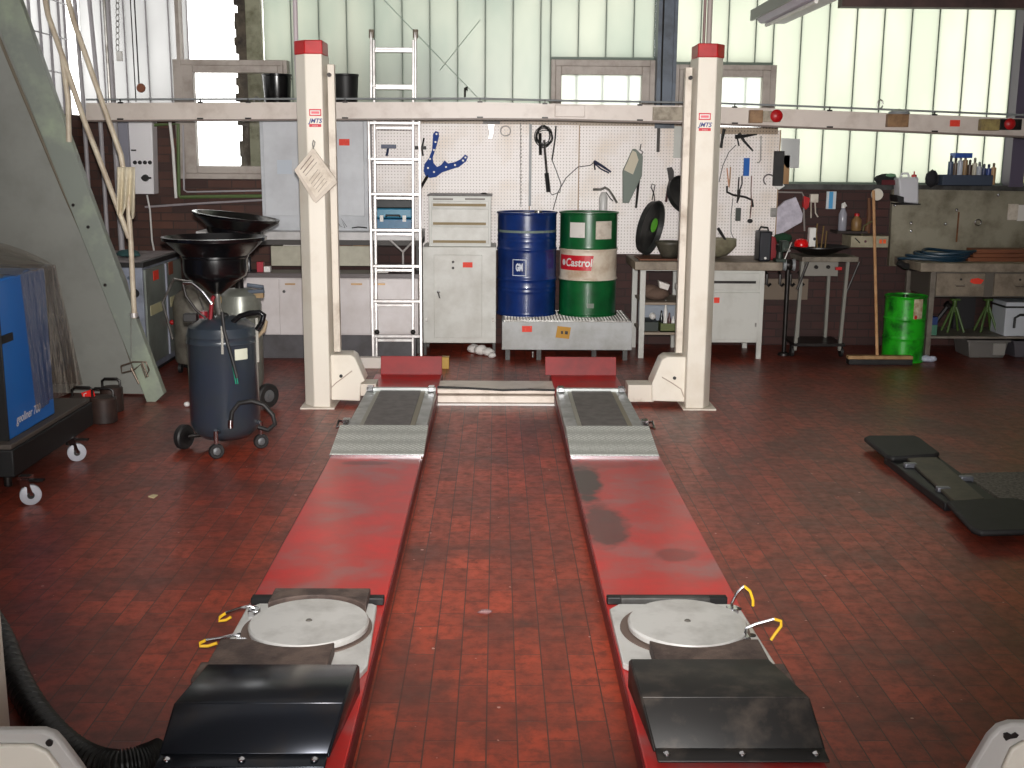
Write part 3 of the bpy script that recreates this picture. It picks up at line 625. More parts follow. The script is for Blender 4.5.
# buckets
for x0, x1, y0, y1, lab in ((262, 292, 74, 99, 'wide black bucket with two pale streaks, left of the left post'), (332, 359, 74, 99, 'narrow black bucket on the cabinet, right of the left post')):
    T = thing('black_bucket', lab, 'bucket', base(x0, x1, y1, 10.36))
    p = at((x0+x1)/2, y1, 10.36); r1 = (at(x1, y0, 10.36).x-at(x0, y0, 10.36).x)/2; h = at(x0, y0, 10.36).z-p.z; p.z = at(310, 112, 10.22).z; h += .12
    h = at(x0, y0, 10.36).z-p.z
    MB().lathe([(r1*.80, 0), (r1*.83, .01), (r1*.96, h-.02), (r1, h-.015), (r1, h), (r1*.94, h), (r1*.78, .02), (0, .02)], p+Vector((0, .02, 0)), 32).build('body', blackgl if x0 < 300 else blackpl, T)
    if x0 < 300:
        MB().tube([p+Vector((r1*math.cos(a)*1.02, .02-r1*math.sin(a)*.35, h-.03-.05*math.sin(a))) for a in [i*PI/10 for i in range(11)]], .004, 6).build('handle', steel, T)
# ---------------------------------------------------------------- left bench (pale worktop, drawers beneath)
T = thing('worktop_bench', 'long pale worktop under the grey wall cabinet', 'workbench', base(196, 421, 272, 10.0))
MB().pb(196, 232, 421, 240, 10.0, .62).build('worktop', pm('pale_worktop', (206, 204, 204), .35, 0, (180, 178, 176), 4), T, bevel=.004)
MB().pb(196, 240, 421, 245, 10.03, .58).build('apron', pm('dark_apron', (70, 66, 64), .6), T)
for x0, x1 in ((271, 310), (331, 372)):
    MB().pb(x0, 246, x1, 266, 10.2, .3).build('drawer_box', pm('putty_drawer', (190, 186, 168), .5, 0, (168, 162, 144), 5), T, bevel=.004)
for x in (199, 418):
    a, b = at(x-2, 250, 10.1).x, at(x+2, 250, 10.1).x; B((a, 10.13, 0), (b, 10.5, at(x, 245, 10.03).z)).build('leg', grey_d, T)
for x0, y0, x1, y1 in ((284, 242, 300, 246.5),): pass
for nm, pix, mat, lab, ct in (('flat_board', (338, 243, 352, 246.5), woodr, 'thin reddish board tucked under the pale worktop', 'board'), ('flat_board', (353, 243.5, 372, 246.2), wood, 'thin pale board tucked under the worktop beside the ladder', 'board'), ('white_packet', (283, 241.5, 301, 246.3), paper, 'white flat packet on the left putty drawer box', 'packet')):
    tag(MB().pb(*pix, 10.21, .2).build(nm, mat, bevel=.002), lab, ct)
# low sideboard
S = thing('low_sideboard', 'low white sideboard with dark top and four doors, behind the ladder', 'sideboard', base(238, 418, 359, 9.8))
zf = at(320, 359, 9.85).z
MB().pb(236, 278, 418, 335, 9.82, .20).build('body', pm('sideboard_white', (216, 210, 210), .4, 0, (200, 192, 190), 3), S, bevel=.003)
MB().pb(234, 273.5, 419, 278, 9.79, .32).build('top', pm('dark_laminate', (92, 84, 84), .4), S, bevel=.003)
a, b = at(240, 345, 9.86).x, at(416, 345, 9.86).x
B((a, 9.86, 0.0), (b, 10.0, at(320, 335, 9.82).z)).build('plinth', pm('slate_plinth', (82, 80, 84), .5, 0, (66, 62, 64), 6), S)
for x0, x1, hx in ((237, 279.5, None), (280.5, 322, (285, 295)), (323, 370, (351, 362)), (371, 416.5, (374, 385))):
    d = MB().pb(x0, 279, x1, 334, 9.805, .016).build('door', MATS['sideboard_white'], S, bevel=.002)
    if hx: MB().pb(hx[0], 283.4, hx[1], 285, 9.79, .014).build('handle', pm('brass_pull', (176, 142, 98), .4, .4), d)
    if x0 == 280.5:
        p = at(284, 291.5, 9.8); MB().lathe([(.013, 0), (.011, .012), (0, .014)], p, 14, (0, -1, 0)).build('lock', grey_d, d)
# small things on the sideboard
zt2 = at(260, 273.5, 9.79).z
def onz(x0, x1, ytop, Y, z): return at(x0, 250, Y).x, at(x1, 250, Y).x, at((x0+x1)/2, ytop, Y).z
def small_box(nm, x0, x1, yt, Y, d, z, mat, lab, ct, grp=None, bev=.003):
    a, b, t = onz(x0, x1, yt, Y, z); return tag(B((a, Y, z), (b, Y+d, t)).build(nm, mat, bevel=bev), lab, ct, grp)
small_box('white_carton', 263, 269.5, 266.5, 9.9, .06, zt2, white, 'small white carton on the sideboard left of the left post', 'carton')
small_box('red_blue_tin', 256, 262.5, 262, 9.9, .06, zt2, pm('red_tin', (168, 32, 52), .4), 'small red tin beside the white carton on the sideboard', 'tin')
tag(MB().lathe([(.02, 0), (.02, .12), (.008, .15), (.008, .17), (0, .17)], Vector((at(248, 260, 9.95).x, 9.98, zt2)), 16).build('slim_bottle', pm('dark_bottle', (40, 40, 46), .2)), 'slim dark bottle at the left end of the sideboard', 'bottle')
tag(MB().pb(374, 268, 388, 273.4, 9.88, .08).build('paper_pad', paper, bevel=.002), 'small white pad on the sideboard behind the ladder', 'pad')
tw = MB(); 
for a_, b_ in (((390, 240), (403, 252)), ((416, 238), (403, 252)), ((403, 252), (403, 268))): tw.tube([at(*a_, 10.0), at(*b_, 10.0)], .009, 8)
twp = at(403, 268, 10.0); tw.tube([twp, Vector((twp.x, 10.0, zt2))], .009, 8); tag(tw.build('forked_stand', alu), 'silver Y-shaped stand seen between the ladder rungs', 'stand')
# blue case
K = thing('blue_tool_case', 'blue plastic tool case on the worktop behind the ladder', 'tool case', base(374, 412, 232, 10.25))
zw = at(390, 232, 10.0).z
a, b = at(374, 215, 10.25).x, at(412, 215, 10.25).x
bc = pm('case_blue', (40, 110, 150), .35, 0, (28, 84, 122), 6)
B((a, 10.25, zw), (b, 10.5, zw+.10)).build('lower_shell', bc, K, bevel=.01); B((a, 10.25, zw+.105), (b, 10.5, zw+.19)).build('upper_shell', pm('case_teal', (52, 128, 160), .35), K, bevel=.012)
xm = (a+b)/2; MB().tube([(xm-.06, 10.245, zw+.12), (xm-.06, 10.22, zw+.13), (xm+.06, 10.22, zw+.13), (xm+.06, 10.245, zw+.12)], .009, 8).build('handle', black, K)
for q in (-.1, .1): B((xm+q-.015, 10.24, zw+.075), (xm+q+.015, 10.25, zw+.13)).build('latch', white, K)
B((a, 10.27, zw+.19), (b, 10.5, zw+.32)).build('top_tray', pm('black_tray', (34, 38, 40), .5), K, bevel=.01)
# ---------------------------------------------------------------- tall locker + drawer unit
Y = 10.05
T = thing('tall_locker', 'grey steel locker with a red sticker, standing between ladder and drums', 'locker', base(423, 496, 356, Y))
lk = pm('locker_grey', (206, 206, 200), .4, 0, (184, 182, 174), 4)
bd = MB().pb(423, 247, 496, 343, Y, .5).build('body', lk, T, bevel=.004)
zl0 = at(460, 343, Y).z
for x in (425, 494):
    for yy in (Y+.02, Y+.45): px_ = at(x, 350, Y).x; B((px_-.012, yy-.01, 0), (px_+.012, yy+.014, zl0+.01)).build('leg', grey_d, T)
dr = MB().pb(434, 255, 482, 338, Y-.014, .014).build('door', lk, T, bevel=.003)
MB().pb(462.8, 262.3, 472.5, 267.5, Y-.018, .003).build('red_sticker', redst, dr, smooth=False)
for y in (262, 268): p = at(453, y, Y-.014); MB().lathe([(.012, 0), (.010, .006)], p, 12, (0, -1, 0)).build('lock', dsteel, dr)
p = at(438.5, 292, Y-.014); h = MB(); h.lathe([(.016, 0), (.012, .03), (0, .034)], p, 14, (0, -1, 0)); h.tube([p+Vector((0, -.025, 0)), p+Vector((.012, -.035, -.05))], .008, 8); h.build('handle', chrome, dr)
for x, y in ((426.5, 321), (493, 321)): MB().pb(x-1, y-3, x+1, y+1, Y-.006, .006).build('hinge', steel, T)
T = thing('drawer_unit', 'small grey three drawer unit on top of the tall locker', 'drawer unit', base(429, 491, 246, Y+.05))
zl1 = at(460, 247, Y).z; a, b, t = onz(429, 491, 196, Y+.05, 0)
B((a, Y+.05, zl1), (b, Y+.45, t)).build('body', grey_l, T, bevel=.004)
for y0, y1 in ((201.5, 208), (209, 226), (227, 244)):
    d = MB().pb(431.5, y0, 488.5, y1, Y+.034, .016).build('drawer', lk, T, bevel=.003)
    MB().pb(433, y1-3.6 if y0 > 202 else 203.6, 486, y1-1 if y0 > 202 else 206.4, Y+.026, .008).build('label_rail', pm('brass_rail', (142, 124, 88), .6), d)
for x0, x1 in ((433, 453), (465, 485)): MB().pb(x0, 198.3, x1, 200, Y+.045, .006).build('grip_slot', pm('slot_grey', (120, 114, 106), .5), T)
B((a-.01, Y+.03, t), (b+.01, Y+.45, t+.012)).build('top_mat', dsteel, T)
tag(MB().ball(at(484, 194, Y+.2)+Vector((0, 0, -.005)), .03, 12, (1.2, 1, .6)).build('small_clamp', dsteel), 'small dark clamp on the drawer unit top', 'clamp')
# rags
rg = MB(); random.seed(5)
for x, y, r in ((474, 351, .05), (481, 353, .055), (488, 354, .045), (492, 356, .03)): rg.ball(gr(x, y+4, .0)+Vector((0, .1, r*.8)), r, 14, (1.2, 1, .8), .12)
tag(rg.build('white_rag', pm('white_cloth', (214, 210, 206), .9, bump=.5, bscale=30)), 'crumpled white rag on the floor under the locker', 'rag')
# ---------------------------------------------------------------- spill pallet and drums
Y = 9.76
T = thing('spill_pallet', 'grey steel spill pallet with grating carrying both large drums', 'spill pallet', base(502, 632, 361, Y))
pg = pm('pallet_grey', (178, 180, 180), .45, 0, (156, 156, 152), 5)
xa, xb = at(502, 336, Y).x, at(632, 336, Y).x; zp0, zp1 = at(567, 350, Y).z, at(567, 322, Y).z
tr = MB(); tr.box((xa, Y, zp0), (xb, Y+.02, zp1)); tr.box((xa, Y+.72, zp0), (xb, Y+.74, zp1)); tr.box((xa, Y+.02, zp0), (xa+.02, Y+.72, zp1)); tr.box((xb-.02, Y+.02, zp0), (xb, Y+.72, zp1)); tr.box((xa+.02, Y+.02, zp0), (xb-.02, Y+.72, zp0+.02))
tr.build('tray', pg, T, bevel=.003)
g = MB(); n = 40
for i in range(n+1): x = xa+.02+(xb-xa-.04)*i/n; g.box((x-.003, Y+.015, zp1-.03), (x+.003, Y+.725, zp1+.012))
for i in range(9): y = Y+.03+.085*i; g.box((xa+.015, y-.003, zp1-.03), (xb-.015, y+.003, zp1+.008))
g.build('grating', steel, T, smooth=False)
for x in (xa+.05, xa+.32, xb-.32, xb-.05):
    for yy in (Y+.05, Y+.66): B((x-.02, yy, 0), (x+.02, yy+.04, zp0+.005)).build('leg', grey_d, T)
MB().pb(522, 326, 532, 332, Y-.004, .003).build('red_sticker', redst, T, smooth=False)
hz = MB().pp([(557.5, 326), (571, 327.5), (569, 339), (555.5, 337.5)], Y-.004, .003).build('hazard_sticker', pm('ochre', (186, 136, 36), .6), T, smooth=False)
MB().pp([(561, 331), (563, 331), (563, 334), (561, 334)], Y-.006, .001).build('hazard_mark', black, hz, smooth=False); MB().pp([(565, 331), (568, 331.4), (567.6, 334.6), (564.8, 334.2)], Y-.006, .001).build('hazard_mark', black, hz, smooth=False)
MB().tube([at(533, 352, Y+.0)+Vector((0, .03, .0)), at(533, 358, Y)+Vector((0, .03, 0))], .012, 10).build('drain_plug', steel, T)
def drum(nm, lab, px0, px1, ytop, Yf, z0, mats, n=48, group=None, zt_=None):
    x0, x1 = at(px0, 270, Yf+.25).x, at(px1, 270, Yf+.25).x; r = (x1-x0)/2; c = Vector(((x0+x1)/2, Yf+r, z0)); h = (at((px0+px1)/2, ytop, Yf).z if zt_ is None else zt_)-z0
    T = thing(nm, lab, 'drum', c, group)
    def prof(a, b, first, last):
        P = []
        N = 20
        for i in range(N+1):
            u = a+(b-a)*i/N; rr = r-.012
            for ub in (.355, .645): rr += .012*math.exp(-((u-ub)/.010)**2)
            for ub in (.74, .77): rr += .004*math.exp(-((u-ub)/.006)**2)
            for ub in (.26, .23): rr += .004*math.exp(-((u-ub)/.006)**2)
            P.append((rr, u*h))
        return P
    return T, c, r, h, prof
zg = zp1+.012
dblue = pm('drum_blue', (18, 50, 116), .28, 0, (10, 36, 90), 4, coat=.3)
dgreen = pm('drum_green', (14, 98, 48), .3, 0, (10, 72, 36), 4, coat=.3)
dwhite = pm('drum_white', (220, 208, 190), .4, 0, (170, 136, 104), 5, .45, .75)
def lathe_dense(prof, c, a, b, mat, nm, T, caps=True):
    return MB().lathe(prof(a, b, 0, 0), c, 48).build(nm, mat, T, ang=50)
T, c, r, h, pf = drum('oil_drum', 'blue steel drum with a white GM logo on the spill pallet', 496.5, 557, 213, 9.97, zg, None)
N = 90; P = []
for i in range(N+1):
    u = .012+(.976)*i/N; rr = r-.010
    for ub in (.355, .645): rr += .010*math.exp(-((u-ub)/.011)**2)
    for ub in (.725, .765, .20+.08, .24): rr += .004*math.exp(-((u-ub)/.010)**2)
    P.append((rr, u*h))
MB().lathe([(r-.02, 0), (r, 0.0), (r, .012), (r-.008, .016)]+P[1:-1]+[(r-.008, h-.016), (r, h-.012), (r, h), (r-.012, h), (r-.014, h-.014), (0, h-.014)], c, 56).build('body', dblue, T, ang=60)
MB().lathe([(r-.0095, h*.806), (r-.0085, h*.807), (r-.0085, h*.828), (r-.0095, h*.829)], c, 56).build('pale_strip', pm('pale_strip', (112, 128, 120), .5), T)
MB().lathe([(.035, 0), (.035, .02), (0, .022)], c+Vector((.1, .05, h-.014)), 16).build('bung', steel, T)
def wrap(c, r, ang0, z, off=.0015):
    return lambda q: Vector((c.x+(r+off)*math.sin(ang0+q.x/r), c.y-(r+off)*math.cos(ang0+q.x/r), c.z+z+q.y))
W = wrap(c, r-.010, math.radians(-16), h*.475)
lg = MB(); s = .062
def strip(m, x0, y0, x1, y1, W, n=8): m.grid(lambda u, v: W(Vector((x0+(x1-x0)*u, y0+(y1-y0)*v, 0))), n, 1)
for q in ((-s, -s*1.15, s, -s*1.15+.006), (-s, s*1.15-.006, s, s*1.15), (-s, -s*1.15, -s+.006, s*1.15), (s-.006, -s*1.15, s, s*1.15)): strip(lg, *q, W)
lg.text('GM', .068, lambda q: W(Vector((q.x*.62, q.y*1.25, 0))), bold=.004); lg.build('gm_logo', pm('logo_white', (214, 220, 230), .5), T, smooth=False)
T, c, r, h, pf = drum('oil_drum', 'green steel drum with a white band and red lettering on the spill pallet', 558.5, 617.5, 213, 9.97, zg, None)
def seg(a, b, mat, nm, extra=()):
    P = []; N = 40
    for i in range(N+1):
        u = a+(b-a)*i/N; rr = r-.010
        for ub in (.355, .645): rr += .010*math.exp(-((u-ub)/.011)**2)
        P.append((rr, u*h))
    if a < .02: P = [(r-.02, 0), (r, 0), (r, .012), (r-.008, .016)]+P[1:]
    if b > .98: P = P[:-1]+[(r-.008, h-.016), (r, h-.012), (r, h), (r-.012, h), (r-.014, h-.014), (0, h-.014)]
    return MB().lathe(P, c, 56).build(nm, mat, T, ang=60)
seg(.0, .350, dgreen, 'lower_shell'); wbnd = seg(.350, .650, dwhite, 'white_band'); seg(.650, 1.0, dgreen, 'upper_shell')
W = wrap(c, r-.010, math.radians(-32), h*.52); W2 = wrap(c, r-.010, math.radians(-32), h*.52, .003)
rb = MB(); 
rb.grid(lambda u, v: W(Vector((-.19+(.36-.02*(1-v))*u, -.065+.13*v, 0))), 14, 1); rbo = rb.build('red_panel', pm('castrol_red', (200, 26, 40), .4), wbnd, smooth=False)
MB().text('Castrol', .088, lambda q: W2(Vector((q.x*.95+.03, q.y*1.08, 0))), bold=.002, shear=.12).build('lettering', white, rbo, smooth=False)
MB().add([W2(Vector((-.125+.024*math.cos(a), .027*math.sin(a), 0))) for a in [i*PI/8 for i in range(16)]], [tuple(range(16))]).build('roundel', white, rbo, smooth=False)
for a0, w_, z_, hh, mt in ((-28, .085, .835, .13, paper), (28, .098, .835, .155, paper_d)):
    Wl = wrap(c, r-.010, math.radians(a0), h*z_); m = MB(); strip(m, -w_/1.2, -hh/2, w_/1.2, hh/2, Wl); m.build('paper_label', mt, T, smooth=False)
Wl = wrap(c, r-.010, math.radians(2), h*.11, .002); m = MB(); strip(m, -.03, -.02, .03, .02, Wl, 3); m.build('worn_stamp', pm('stamp_grey', (120, 130, 118), .6), T, smooth=False)
# ---------------------------------------------------------------- centre-right workbench
Y = 9.9
zb0, zb1 = at(700, 270.5, Y).z, at(700, 262, Y).z
T = thing('grey_workbench', 'workbench with grey legs and cupboard behind the right lift post', 'workbench', base(636, 782, 358, Y))
a, b = at(635, 266, Y).x, at(783, 266, Y).x
B((a, Y, zb0), (b, Y+.68, zb1)).build('worktop', benchw, T, bevel=.006)
lx = lambda px, py=300: at(px, py, Y).x
for x0, x1 in ((640, 645.5), (683, 689)):
    for yy in (Y+.02, Y+.60): B((lx(x0), yy, 0), (lx(x1), yy+.05, zb0)).build('leg', grey_l, T, bevel=.003)
B((lx(640), Y+.02, at(660, 271, Y).z), (lx(689), Y+.06, at(660, 266, Y).z)).build('cross_rail', grey_l, T)
for y in (303, 333): z = at(660, y, Y).z; B((lx(643), Y+.03, z-.02), (lx(686), Y+.62, z)).build('shelf', pm('shelf_tan', (150, 136, 120), .6), T)
cu = B((lx(700), Y+.02, at(740, 343, Y).z), (lx(763), Y+.6, zb0)).build('cupboard', grey_l, T, bevel=.004)
for x0, x1 in ((697, 702), (759, 764)):
    for yy in (Y+.01, Y+.58): B((lx(x0), yy, 0), (lx(x1), yy+.03, zb0-.001)).build('leg', grey_l, T, bevel=.003)
d = MB().pb(703, 273, 759, 290, Y+.0, .018).build('drawer', grey_l, T, bevel=.003); MB().pb(712, 281, 756, 283.5, Y-.008, .01).build('handle', dsteel, d)
d = MB().pb(703, 292.5, 759, 340, Y+.0, .018).build('door', grey_l, T, bevel=.003); MB().pb(714, 297.5, 719.5, 303, Y-.005, .004).build('red_sticker', redst, d, smooth=False)
MB().pb(755, 323, 756.5, 327, Y-.008, .01).build('handle', steel, d)
# contents of the open shelf
zsA = at(660, 303, Y).z; zsB = at(660, 333, Y).z
sk = MB(); random.seed(9); sk.ball((lx(659), Y+.2, zsA+.06), .09, 18, (1.35, 1.2, .68), .05); sk.ball((lx(652), Y+.2, zsA+.085), .07, 16, (1.2, 1, .8), .05)
tag(sk.build('brown_sack', pm('brown_cloth', (104, 84, 72), .9, bump=.4)), 'limp brown sack on the upper shelf of the grey workbench', 'sack')
tag(MB().hull8([(lx(661), Y+.1, zsA+.12), (lx(669), Y+.08, zsA+.10), (lx(669), Y+.2, zsA+.10), (lx(661), Y+.2, zsA+.12)], [(lx(660), Y+.1, zsA+.18), (lx(671), Y+.08, zsA+.15), (lx(671), Y+.2, zsA+.15), (lx(660), Y+.2, zsA+.18)]).build('white_packet', paper, bevel=.004), 'white packet lying on the brown sack', 'packet')
tag(MB().pb(676, 284, 682, 290, Y+.1, .08).build('white_packet', paper, bevel=.004), 'small white packet beside the brown sack near the post', 'packet')
tag(B((lx(646), Y+.5, zsB), (lx(684), Y+.52, zsA-.03)).build('back_panel', pm('bluish_panel', (150, 158, 170), .5)), 'pale bluish panel standing at the back of the lower shelf', 'panel')
T = thing('green_crate', 'olive green crate of bottles on the lower shelf of the grey workbench', 'crate', (lx(672), Y+.12, zsB))
cr = MB(); a, b = lx(662.5), lx(681); cr.box((a, Y+.06, zsB), (b, Y+.075, zsB+.075)); cr.box((a, Y+.24, zsB), (b, Y+.255, zsB+.075)); cr.box((a, Y+.075, zsB), (a+.012, Y+.24, zsB+.075)); cr.box((b-.012, Y+.075, zsB), (b, Y+.24, zsB+.075)); cr.box((a, Y+.06, zsB), (b, Y+.25, zsB+.01)); cr.build('shell', pm('olive_green', (92, 102, 56), .6), T)
for i, (x, hh, mt, lab) in enumerate(((664.5, .17, blackgl, 'black bottle at the left end of the green crate'), (668.5, .26, white, 'tallest white bottle in the green crate'), (672.5, .15, pm('maroon_bottle', (72, 30, 34), .3), 'maroon bottle in the middle of the green crate'), (676.5, .12, white, 'short white bottle at the right of the green crate'))):
    tag(MB().lathe([(.016, 0), (.018, .005), (.018, hh*.6), (.008, hh*.8), (.008, hh*.95), (0, hh)], (lx(x), Y+.15, zsB+.011), 12).build('bottle', mt), lab, 'bottle', 'bottles in the green crate')
small_box('dark_case', 646, 661, 322, Y+.1, .3, zsB, pm('dark_green_case', (34, 44, 38), .5), 'dark green case on the lower shelf left of the crate', 'case')
tag(MB().ball((lx(655), Y+.12, at(655, 318, Y).z), .03, 12, (1, 1, 1), .1).build('white_ball', white), 'white crumpled paper ball on the dark green case', 'paper ball')
# on the bench
T = thing('bench_vice', 'oily dark green vice bolted to the right end of the grey workbench', 'vice', (lx(779), Y-.02, zb1))
vm = pm('vice_green', (50, 62, 54), .45, .3, (34, 36, 34), 9)
B((lx(774), Y+.0, zb1), (lx(784), Y+.12, zb1+.03)).build('base', vm, T, bevel=.005)
MB().lathe([(.035, 0), (.03, .03), (.03, .07)], (lx(779), Y+.06, zb1+.03), 16).build('neck', vm, T)
B((lx(776), Y-.04, zb1+.09), (lx(783), Y+.12, zb1+.15)).build('body', vm, T, bevel=.01)
B((lx(776), Y-.12, zb1+.10), (lx(783), Y-.06, zb1+.19)).build('moving_jaw', vm, T, bevel=.006); B((lx(776), Y-.045, zb1+.14), (lx(783), Y-.0, zb1+.19)).build('fixed_jaw', vm, T, bevel=.006)
MB().tube([(lx(779.5), Y-.12, zb1+.12), (lx(779.5), Y-.24, zb1+.12)], .012, 10).build('screw', steel, T); MB().tube([(lx(779.5)-.03, Y-.23, zb1+.05), (lx(779.5)+.02, Y-.23, zb1+.19)], .006, 8).build('handle', steel, T)
tag(B((lx(640), Y+.12, zb1), (lx(688), Y+.5, zb1+.012)).build('orange_mat', woodr, bevel=.002), 'reddish brown board lying on the grey workbench', 'board')
pn = MB(); cx = lx(716); r = (lx(743)-lx(690))/2*.98
ring = []
def cup(u, v):
    a = 2*PI*u; k = .35+.65*min(1, v*1.6)**.5 if v < 1 else 1; return Vector((cx+r*k*math.cos(a)*(1), Y+.36+.17*k*math.sin(a), zb1+.012+.165*v))
pn.grid(cup, 32, 8); tag(pn.build('olive_tub', pm('olive_metal', (150, 146, 122), .5, 0, (116, 108, 88), 7), solid=.006), 'olive metal tub on the workbench right of the right post', 'tub')
pn = MB(); cx2 = lx(673)
pn.grid(lambda u, v: Vector((cx2+.13*(.5+.5*v)*math.cos(2*PI*u), Y+.3+.15*(.5+.5*v)*math.sin(2*PI*u), zb1+.013+.14*v)), 28, 5); tag(pn.build('dark_tub', pm('dark_olive_metal', (88, 84, 72), .5, 0, (60, 56, 48), 7), solid=.006), 'dull dark tub on the workbench left of the right post', 'tub')
T = thing('portable_radio', 'black upright box with handle at the right end of the grey workbench', 'radio', (lx(766), Y+.2, zb1))
B((lx(759), Y+.08, zb1), (lx(771), Y+.28, at(765, 232, Y).z)).build('housing', pm('navy_black', (24, 26, 34), .4), T, bevel=.012)
MB().lathe([(.012, 0), (.01, .01)], (lx(765), Y+.07, zb1+.03), 10, (0, -1, 0)).build('lamp', white, T); MB().tube([(lx(760), Y+.18, at(765, 233, Y).z), (lx(762), Y+.18, at(765, 228, Y).z), (lx(769), Y+.18, at(765, 229, Y).z), (lx(770), Y+.18, at(765, 233, Y).z)], .008, 8).build('handle', black, T)
T = thing('red_can', 'red fuel can beside the black upright box', 'can', (lx(777), Y+.3, zb1))
MB().hull8([(lx(772), Y+.24, zb1), (lx(784), Y+.24, zb1), (lx(784), Y+.42, zb1), (lx(772), Y+.42, zb1)], [(lx(772), Y+.22, zb1+.22), (lx(779), Y+.22, zb1+.2), (lx(779), Y+.4, zb1+.2), (lx(772), Y+.4, zb1+.22)]).build('body', pm('dull_red', (136, 34, 40), .45), T, bevel=.012)
MB().lathe([(.02, 0), (.02, .03), (0, .032)], (lx(775), Y+.3, zb1+.215), 14).build('cap', black, T)
# ---------------------------------------------------------------- machine stand (drill/grinder table) 
Y = 10.0; lx = lambda px, py=300, Y=Y: at(px, py, Y).x
T = thing('machine_stand', 'dark trolley stand with a flat pan top between the two workbenches', 'stand', base(795, 855, 352, Y))
z0, z1 = at(825, 262, Y).z, at(825, 257, Y).z
B((lx(800), Y, z0), (lx(856), Y+.42, z1)).build('table_top', pm('stand_tan', (128, 120, 106), .6, 0, (90, 82, 72), 8), T, bevel=.003)
for x0, x1 in ((797, 800), (842, 845)): 
    MB().hull8([(lx(x0), Y+.02, .06), (lx(x1), Y+.02, .06), (lx(x1), Y+.05, .06), (lx(x0), Y+.05, .06)], [(lx(x0+3), Y+.02, z0), (lx(x1+3), Y+.02, z0), (lx(x1+3), Y+.05, z0), (lx(x0+3), Y+.05, z0)]).build('leg', pm('stand_grey', (128, 126, 118), .5), T)
B((lx(809), Y+.36, .06), (lx(812), Y+.39, z0)).build('leg', MATS['stand_grey'], T); B((lx(838), Y+.36, .06), (lx(841), Y+.39, z0)).build('leg', MATS['stand_grey'], T)
B((lx(797), Y+.0, .10), (lx(848), Y+.42, .125)).build('lower_shelf', dsteel, T)
for x in (796, 806, 846): MB().lathe([(.045, -.012), (.045, .012)], (lx(x), Y+(.05 if x != 806 else .38), .046), 16, (1, 0, 0)).build('wheel', black, T)
MB().tube([(lx(858), Y+.03, z0), (lx(847), Y+.03, z0-.27)], .01, 8).build('brace', dsteel, T); MB().tube([(lx(806), Y+.01, z0), (lx(797), Y+.01, z0-.24)], .012, 8).build('brace', dsteel, T)
pb2 = MB().pb(805, 262, 838, 276, Y+.2, .04).build('switch_panel', pm('panel_grey', (134, 130, 122), .5), T)
for x in (816, 828): p = at(x, 267, Y+.2); MB().lathe([(.018, 0), (.016, .02)], p, 12, (0, -1, 0)).build('knob', dsteel, pb2)
B((lx(834), Y+.0, z0-.07), (lx(840), Y+.03, z0-.045)).build('red_grip', red, T)
T = thing('black_pan', 'wide flat black pan resting on the trolley stand', 'pan', (lx(822), Y+.2, z1))
ztp = at(822, 246, Y+.2).z
MB().lathe([(.06, 0), (.10, .0), (.235, ztp-z1-.015), (.27, ztp-z1-.01), (.27, ztp-z1), (.22, ztp-z1-.004), (.09, .012), (0, .012)], (lx(822), Y+.22, z1+.001), 36).build('bowl', pm('pan_black', (28, 26, 26), .35), T)
zpn = ztp
hm_ = MB(); hm_.lathe([(.062, 0), (.065, .01), (.06, .04), (.045, .062), (.02, .07), (0, .071)], (lx(803), Y+.16, zpn-.004), 24, (0, 0, 1)); tag(hm_.build('red_bowl', pm('gloss_red', (214, 20, 22), .25)), 'glossy red upturned bowl on the black pan', 'bowl')
T = thing('white_carton', 'white carton with a dark spot standing on the black pan', 'carton', (lx(814), Y+.2, zpn))
B((lx(811), Y+.17, zpn-.004), (lx(817.5), Y+.23, at(814, 228, Y+.17).z)).build('box', white, T, bevel=.002); MB().lathe([(.014, 0), (.014, .003)], at(814.5, 239, Y+.168), 12, (0, -1, 0)).build('spot', black, T)
ch = MB(); random.seed(2)
for x in (819, 822, 826, 830): ch.tube([(lx(x), Y+.25, zpn-.02), (lx(x+random.uniform(-2, 2)), Y+.25, zpn+random.uniform(.10, .2))], .007, 7)
tag(ch.build('tool_bundle', pm('brassy_tools', (120, 96, 56), .5, .3)), 'bundle of thin brassy tools standing on the black pan', 'tools')
tag(MB().ball((lx(788), Y+.3, at(788, 238, Y+.3).z), .055, 14, (1.5, 1, .8), .12).build('green_cloth', pm('dark_green_cloth', (24, 60, 38), .9)), 'dark green cloth bunched behind the red bowl', 'cloth')
# vice-like machine below: grinder hanging
T = thing('bench_grinder', 'oily dark grinder between the grey workbench and the trolley stand', 'grinder', (lx(788), Y+.1, .6))
MB().lathe([(.04, -.035), (.05, -.02), (.05, .02), (.04, .035)], (lx(790), Y+.12, at(790, 266, Y).z), 20, (1, 0, 0)).build('motor', dsteel, T)
for q in (-.04, .04): MB().lathe([(.045, -.012), (.055, .012)], (lx(790)+q, Y+.12, at(790, 266, Y).z), 20, (1, 0, 0)).build('wheel', grey_m, T)
MB().tube([(lx(790), Y+.12, at(790, 270, Y).z), (lx(790), Y+.12, .02)], [.022, .018], 10).build('column', dsteel, T); MB().lathe([(.055, 0), (.05, .02), (.03, .03)], (lx(790), Y+.12, 0), 18).build('foot', dsteel, T)
random.seed(21)
for i, x in enumerate((776, 783, 797, 808, 818)):
    z = at(x, 285, Y+.35).z
    tag(MB().tube([(lx(x), Y+.70, z+.08), (lx(x), Y+.64, z+.06), (lx(x), Y+.64, z-.02), (lx(x)+.02, Y+.64, z-.04), (lx(x)+.04, Y+.64, z-.02)], .014, 7).build('hanging_hook', dsteel), 'dark hook hanging under the bench beside the trolley stand', 'hook', 'dark hooks under the trolley stand')
